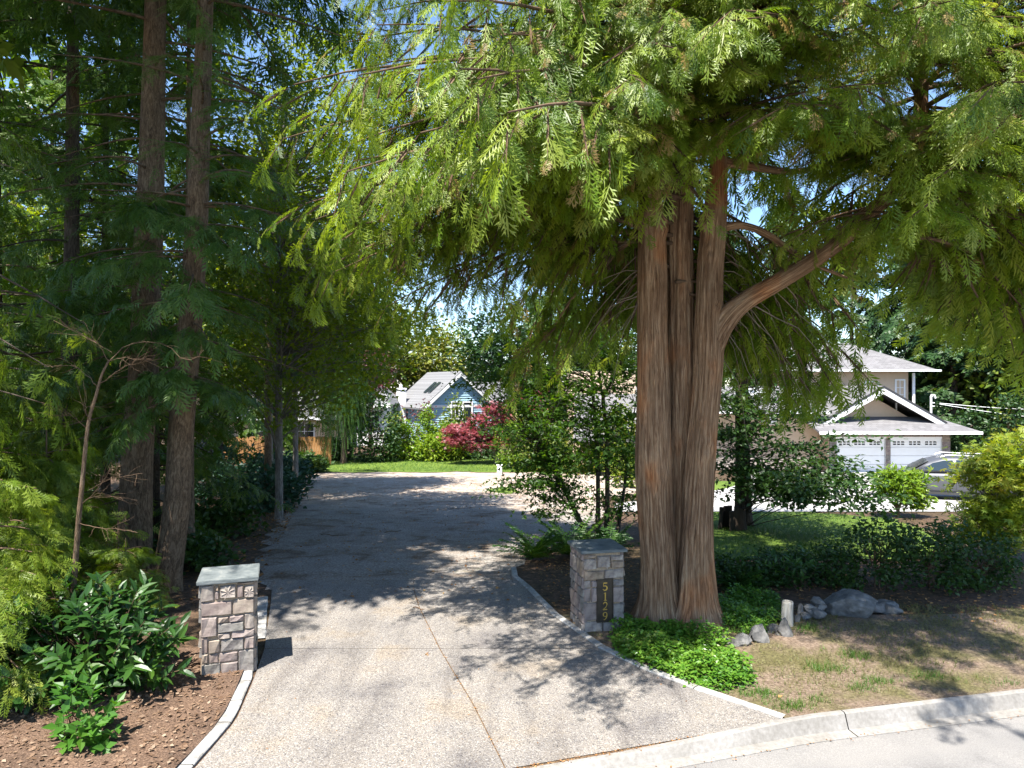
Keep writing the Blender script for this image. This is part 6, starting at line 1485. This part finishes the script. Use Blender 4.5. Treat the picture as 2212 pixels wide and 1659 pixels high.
# ------------------------------------------------------------------ grass, chips and litter
def scatter(name, label, n, region, tpl, size, m, zoff=0, up=True, var=None, lean=.25):
    P = []
    while len(P) < n:
        q = region()
        if q is not None: P.append(q)
    P = np.array(P); k = len(P); F = Fol(); az = rng.uniform(0, 6.28, k)
    if up: A = np.stack([np.cos(az), np.sin(az), 0 * az], 1); N = UP + rng.normal(0, lean, (k, 3))
    else: A = np.stack([np.cos(az), np.sin(az), rng.normal(0, .15, k)], 1); N = UP + rng.normal(0, lean, (k, 3))
    F.add(tpl, P, A, N, size * rng.uniform(.5, 1.4, k), var)
    o = F.build(name, M[m], None, kind='stuff'); return tag(o, label)
def verge_pt():
    x = rnd.uniform(1.0, 9.5); y = kerb_y(x) + rnd.uniform(.05, 3.6)
    if y > 11 or x < rx(max(7.3, min(12, y))) + .12: return None
    if noise.noise((x * .9, y * .9, 7)) + .5 * noise.noise((x * 3, y * 3, 7)) < rnd.uniform(-.35, .45): return None
    return (x, y, .015 + .03 * rnd.random())
scatter('grass', 'sparse dry grass on the verge', 8000, verge_pt, 'blades', .055, 'drygrass')
def tuft_pt():
    c = rnd.choice([(1650, 1505), (1708, 1530), (1760, 1520), (1860, 1495), (1900, 1480), (2190, 1490), (1780, 1450), (1745, 1362), (2010, 1470), (1850, 1420)]); g = G(*c)
    x, y = g.x + rnd.gauss(0, .13), g.y + rnd.gauss(0, .08)
    return None if y < kerb_y(x) + .03 else (x, y, .02)
scatter('grass', 'greener grass tufts along the kerb', 900, tuft_pt, 'blades', .085, 'grass')
def in_lawn(pl, pr, y0, y1, z):
    def f():
        y = rnd.uniform(y0, y1); a = float(np.interp(y, *zip(*pl))); b = float(np.interp(y, *zip(*pr)))
        return (rnd.uniform(a, b), y, gz(y) + z)
    return f
scatter('grass', 'mown grass of the side lawn', 9000, in_lawn([(14.5, 3.2), (18, 4.2), (22, 4.6)], [(14.5, 9.6), (18, 11), (20.5, 11.4), (22, 9.4)], 14.5, 21.9, .02), 'blades', .07, 'grass')
scatter('grass', 'mown grass of the rear lawn', 6000, in_lawn([(38.9, -12), (46, -13)], [(38.9, 5), (46, 4)], 39, 45.5, .036), 'blades', .14, 'grass')
def mulch_pt():
    y = rnd.uniform(5.3, 9.0); x = rnd.uniform(-7.5, lx(y) - .16); return (x, y, .055 + .03 * noise.noise((x * 1.7, y * 1.7, 3)))
scatter('bark_chips', 'bark chips and dead needles of the mulch bed', 9000, mulch_pt, ['chip', 'stick'], .05, 'chip', up=False, lean=.5)
def bed_pt():
    x = rnd.uniform(.5, 9); y = rnd.uniform(10.3, 14.5)
    return None if x < rx(min(12.5, y)) + .15 else (x, y, gz(y) + .02)
scatter('leaf_litter', 'brown needles and leaves under the big cedar', 5000, bed_pt, ['chip', 'stick'], .055, 'litter', up=False, lean=.4)
def left_pt():
    y = rnd.uniform(11, 24); x = rnd.uniform(-9.5, float(np.interp(y, [11, 15, 22, 26], [-4.1, -5.3, -7.0, -7.7]))); return (x, y, gz(y) + .02)
scatter('leaf_litter', 'brown needles and leaves along the left edge of the drive', 4500, left_pt, ['chip', 'stick'], .08, 'litter', up=False, lean=.4)
def grav_pt():
    y = rnd.uniform(11.2, 33); x = rnd.gauss(-2.5, 2.6)
    if not (float(np.interp(y, [11, 15, 22, 33], [-3.8, -5.3, -7.0, -9.5])) < x < float(np.interp(y, [11, 15, 22, 33], [.3, .3, 3, 5.5]))): return None
    return (x, y, gz(y) + .03)
scatter('leaf_litter', 'twigs, needles and bits of bark strewn over the gravel', 2600, grav_pt, ['chip', 'stick', 'chip'], .06, 'litter', up=False, lean=.3)
def slab_pt():
    r = rnd.random()
    if r < .2:
        y = rnd.uniform(6.5, 12); return (jx(y) + rnd.gauss(0, .018), y, .018)
    if r < .7:
        x = rnd.uniform(-.2, 2.9); return (x, kerb_y(x) + rnd.gauss(.0, .018), .022)
    if r < .85:
        x = rnd.uniform(.5, 6.5); p = kerb_pt(x, .27 + rnd.gauss(0, .03), -.07); return p
    y = rnd.uniform(6.3, 11.8); return (rnd.uniform(lx(y) + .1, rx(y)), y, .02)
scatter('leaf_litter', 'needles and crumbs in the slab joints and gutter', 1100, slab_pt, ['chip', 'stick'], .022, 'litter', up=False, lean=.3)
# a few single fallen things
for i, (px, py, s_, lb) in enumerate(((850, 1150, .5, 'dark fallen branchlet lying on the shaded gravel'), (905, 1318, .22, 'thin curved twig beside the slab joint in the sun'), (712, 1158, .5, 'longer dead stick at the left of the gravel drive'))):
    g = G(px, py); a = rnd.uniform(-.6, .6); P = [(g.x + math.cos(a) * s_ * (t - .5) , g.y + math.sin(a) * s_ * (t - .5) + .06 * s_ * math.sin(t * 5), g.z + .03 + .01 * math.sin(t * 7)) for t in np.linspace(0, 1, 7)]
    o = MB().tube(P, [.008, .009, .009, .008, .007, .005, .003], 6).build('fallen_stick', M['twig'], None, True); tag(o, lb, 'stick', 'fallen sticks')
for i, (px, py, lb) in enumerate(((921, 1418, 'small brown cone on the sunlit slab left of the joint'), (1153, 1617, 'curled brown leaf in the gutter, left one of two'), (1197, 1615, 'curled brown leaf in the gutter, right one of two'), (1592, 1455, 'brown leaf lying on the slab edge by the periwinkle'), (1680, 1512, 'reddish brown fallen leaf on the verge beside the green tufts'))):
    g = G(px, py); F = Fol(); k = 1 if i else 14
    if i: F.add('leaf', np.array([[g.x, g.y, .03 if py < 1600 else -.055]]), np.array([[1, .4, .2]]), np.array([[.2, -.3, 1]]), .075)
    else: F.add('leaf', np.tile([g.x, g.y, .03], (14, 1)) + rng.normal(0, .008, (14, 3)), rng.normal(0, 1, (14, 3)), rng.normal(0, 1, (14, 3)), .03)
    o = F.build('fallen_leaf' if i else 'fallen_cone', M['litter'], None); tag(o, lb, 'leaf' if i else 'cone', 'fallen leaves' if i else None)
print('foliage tris', TRIS)
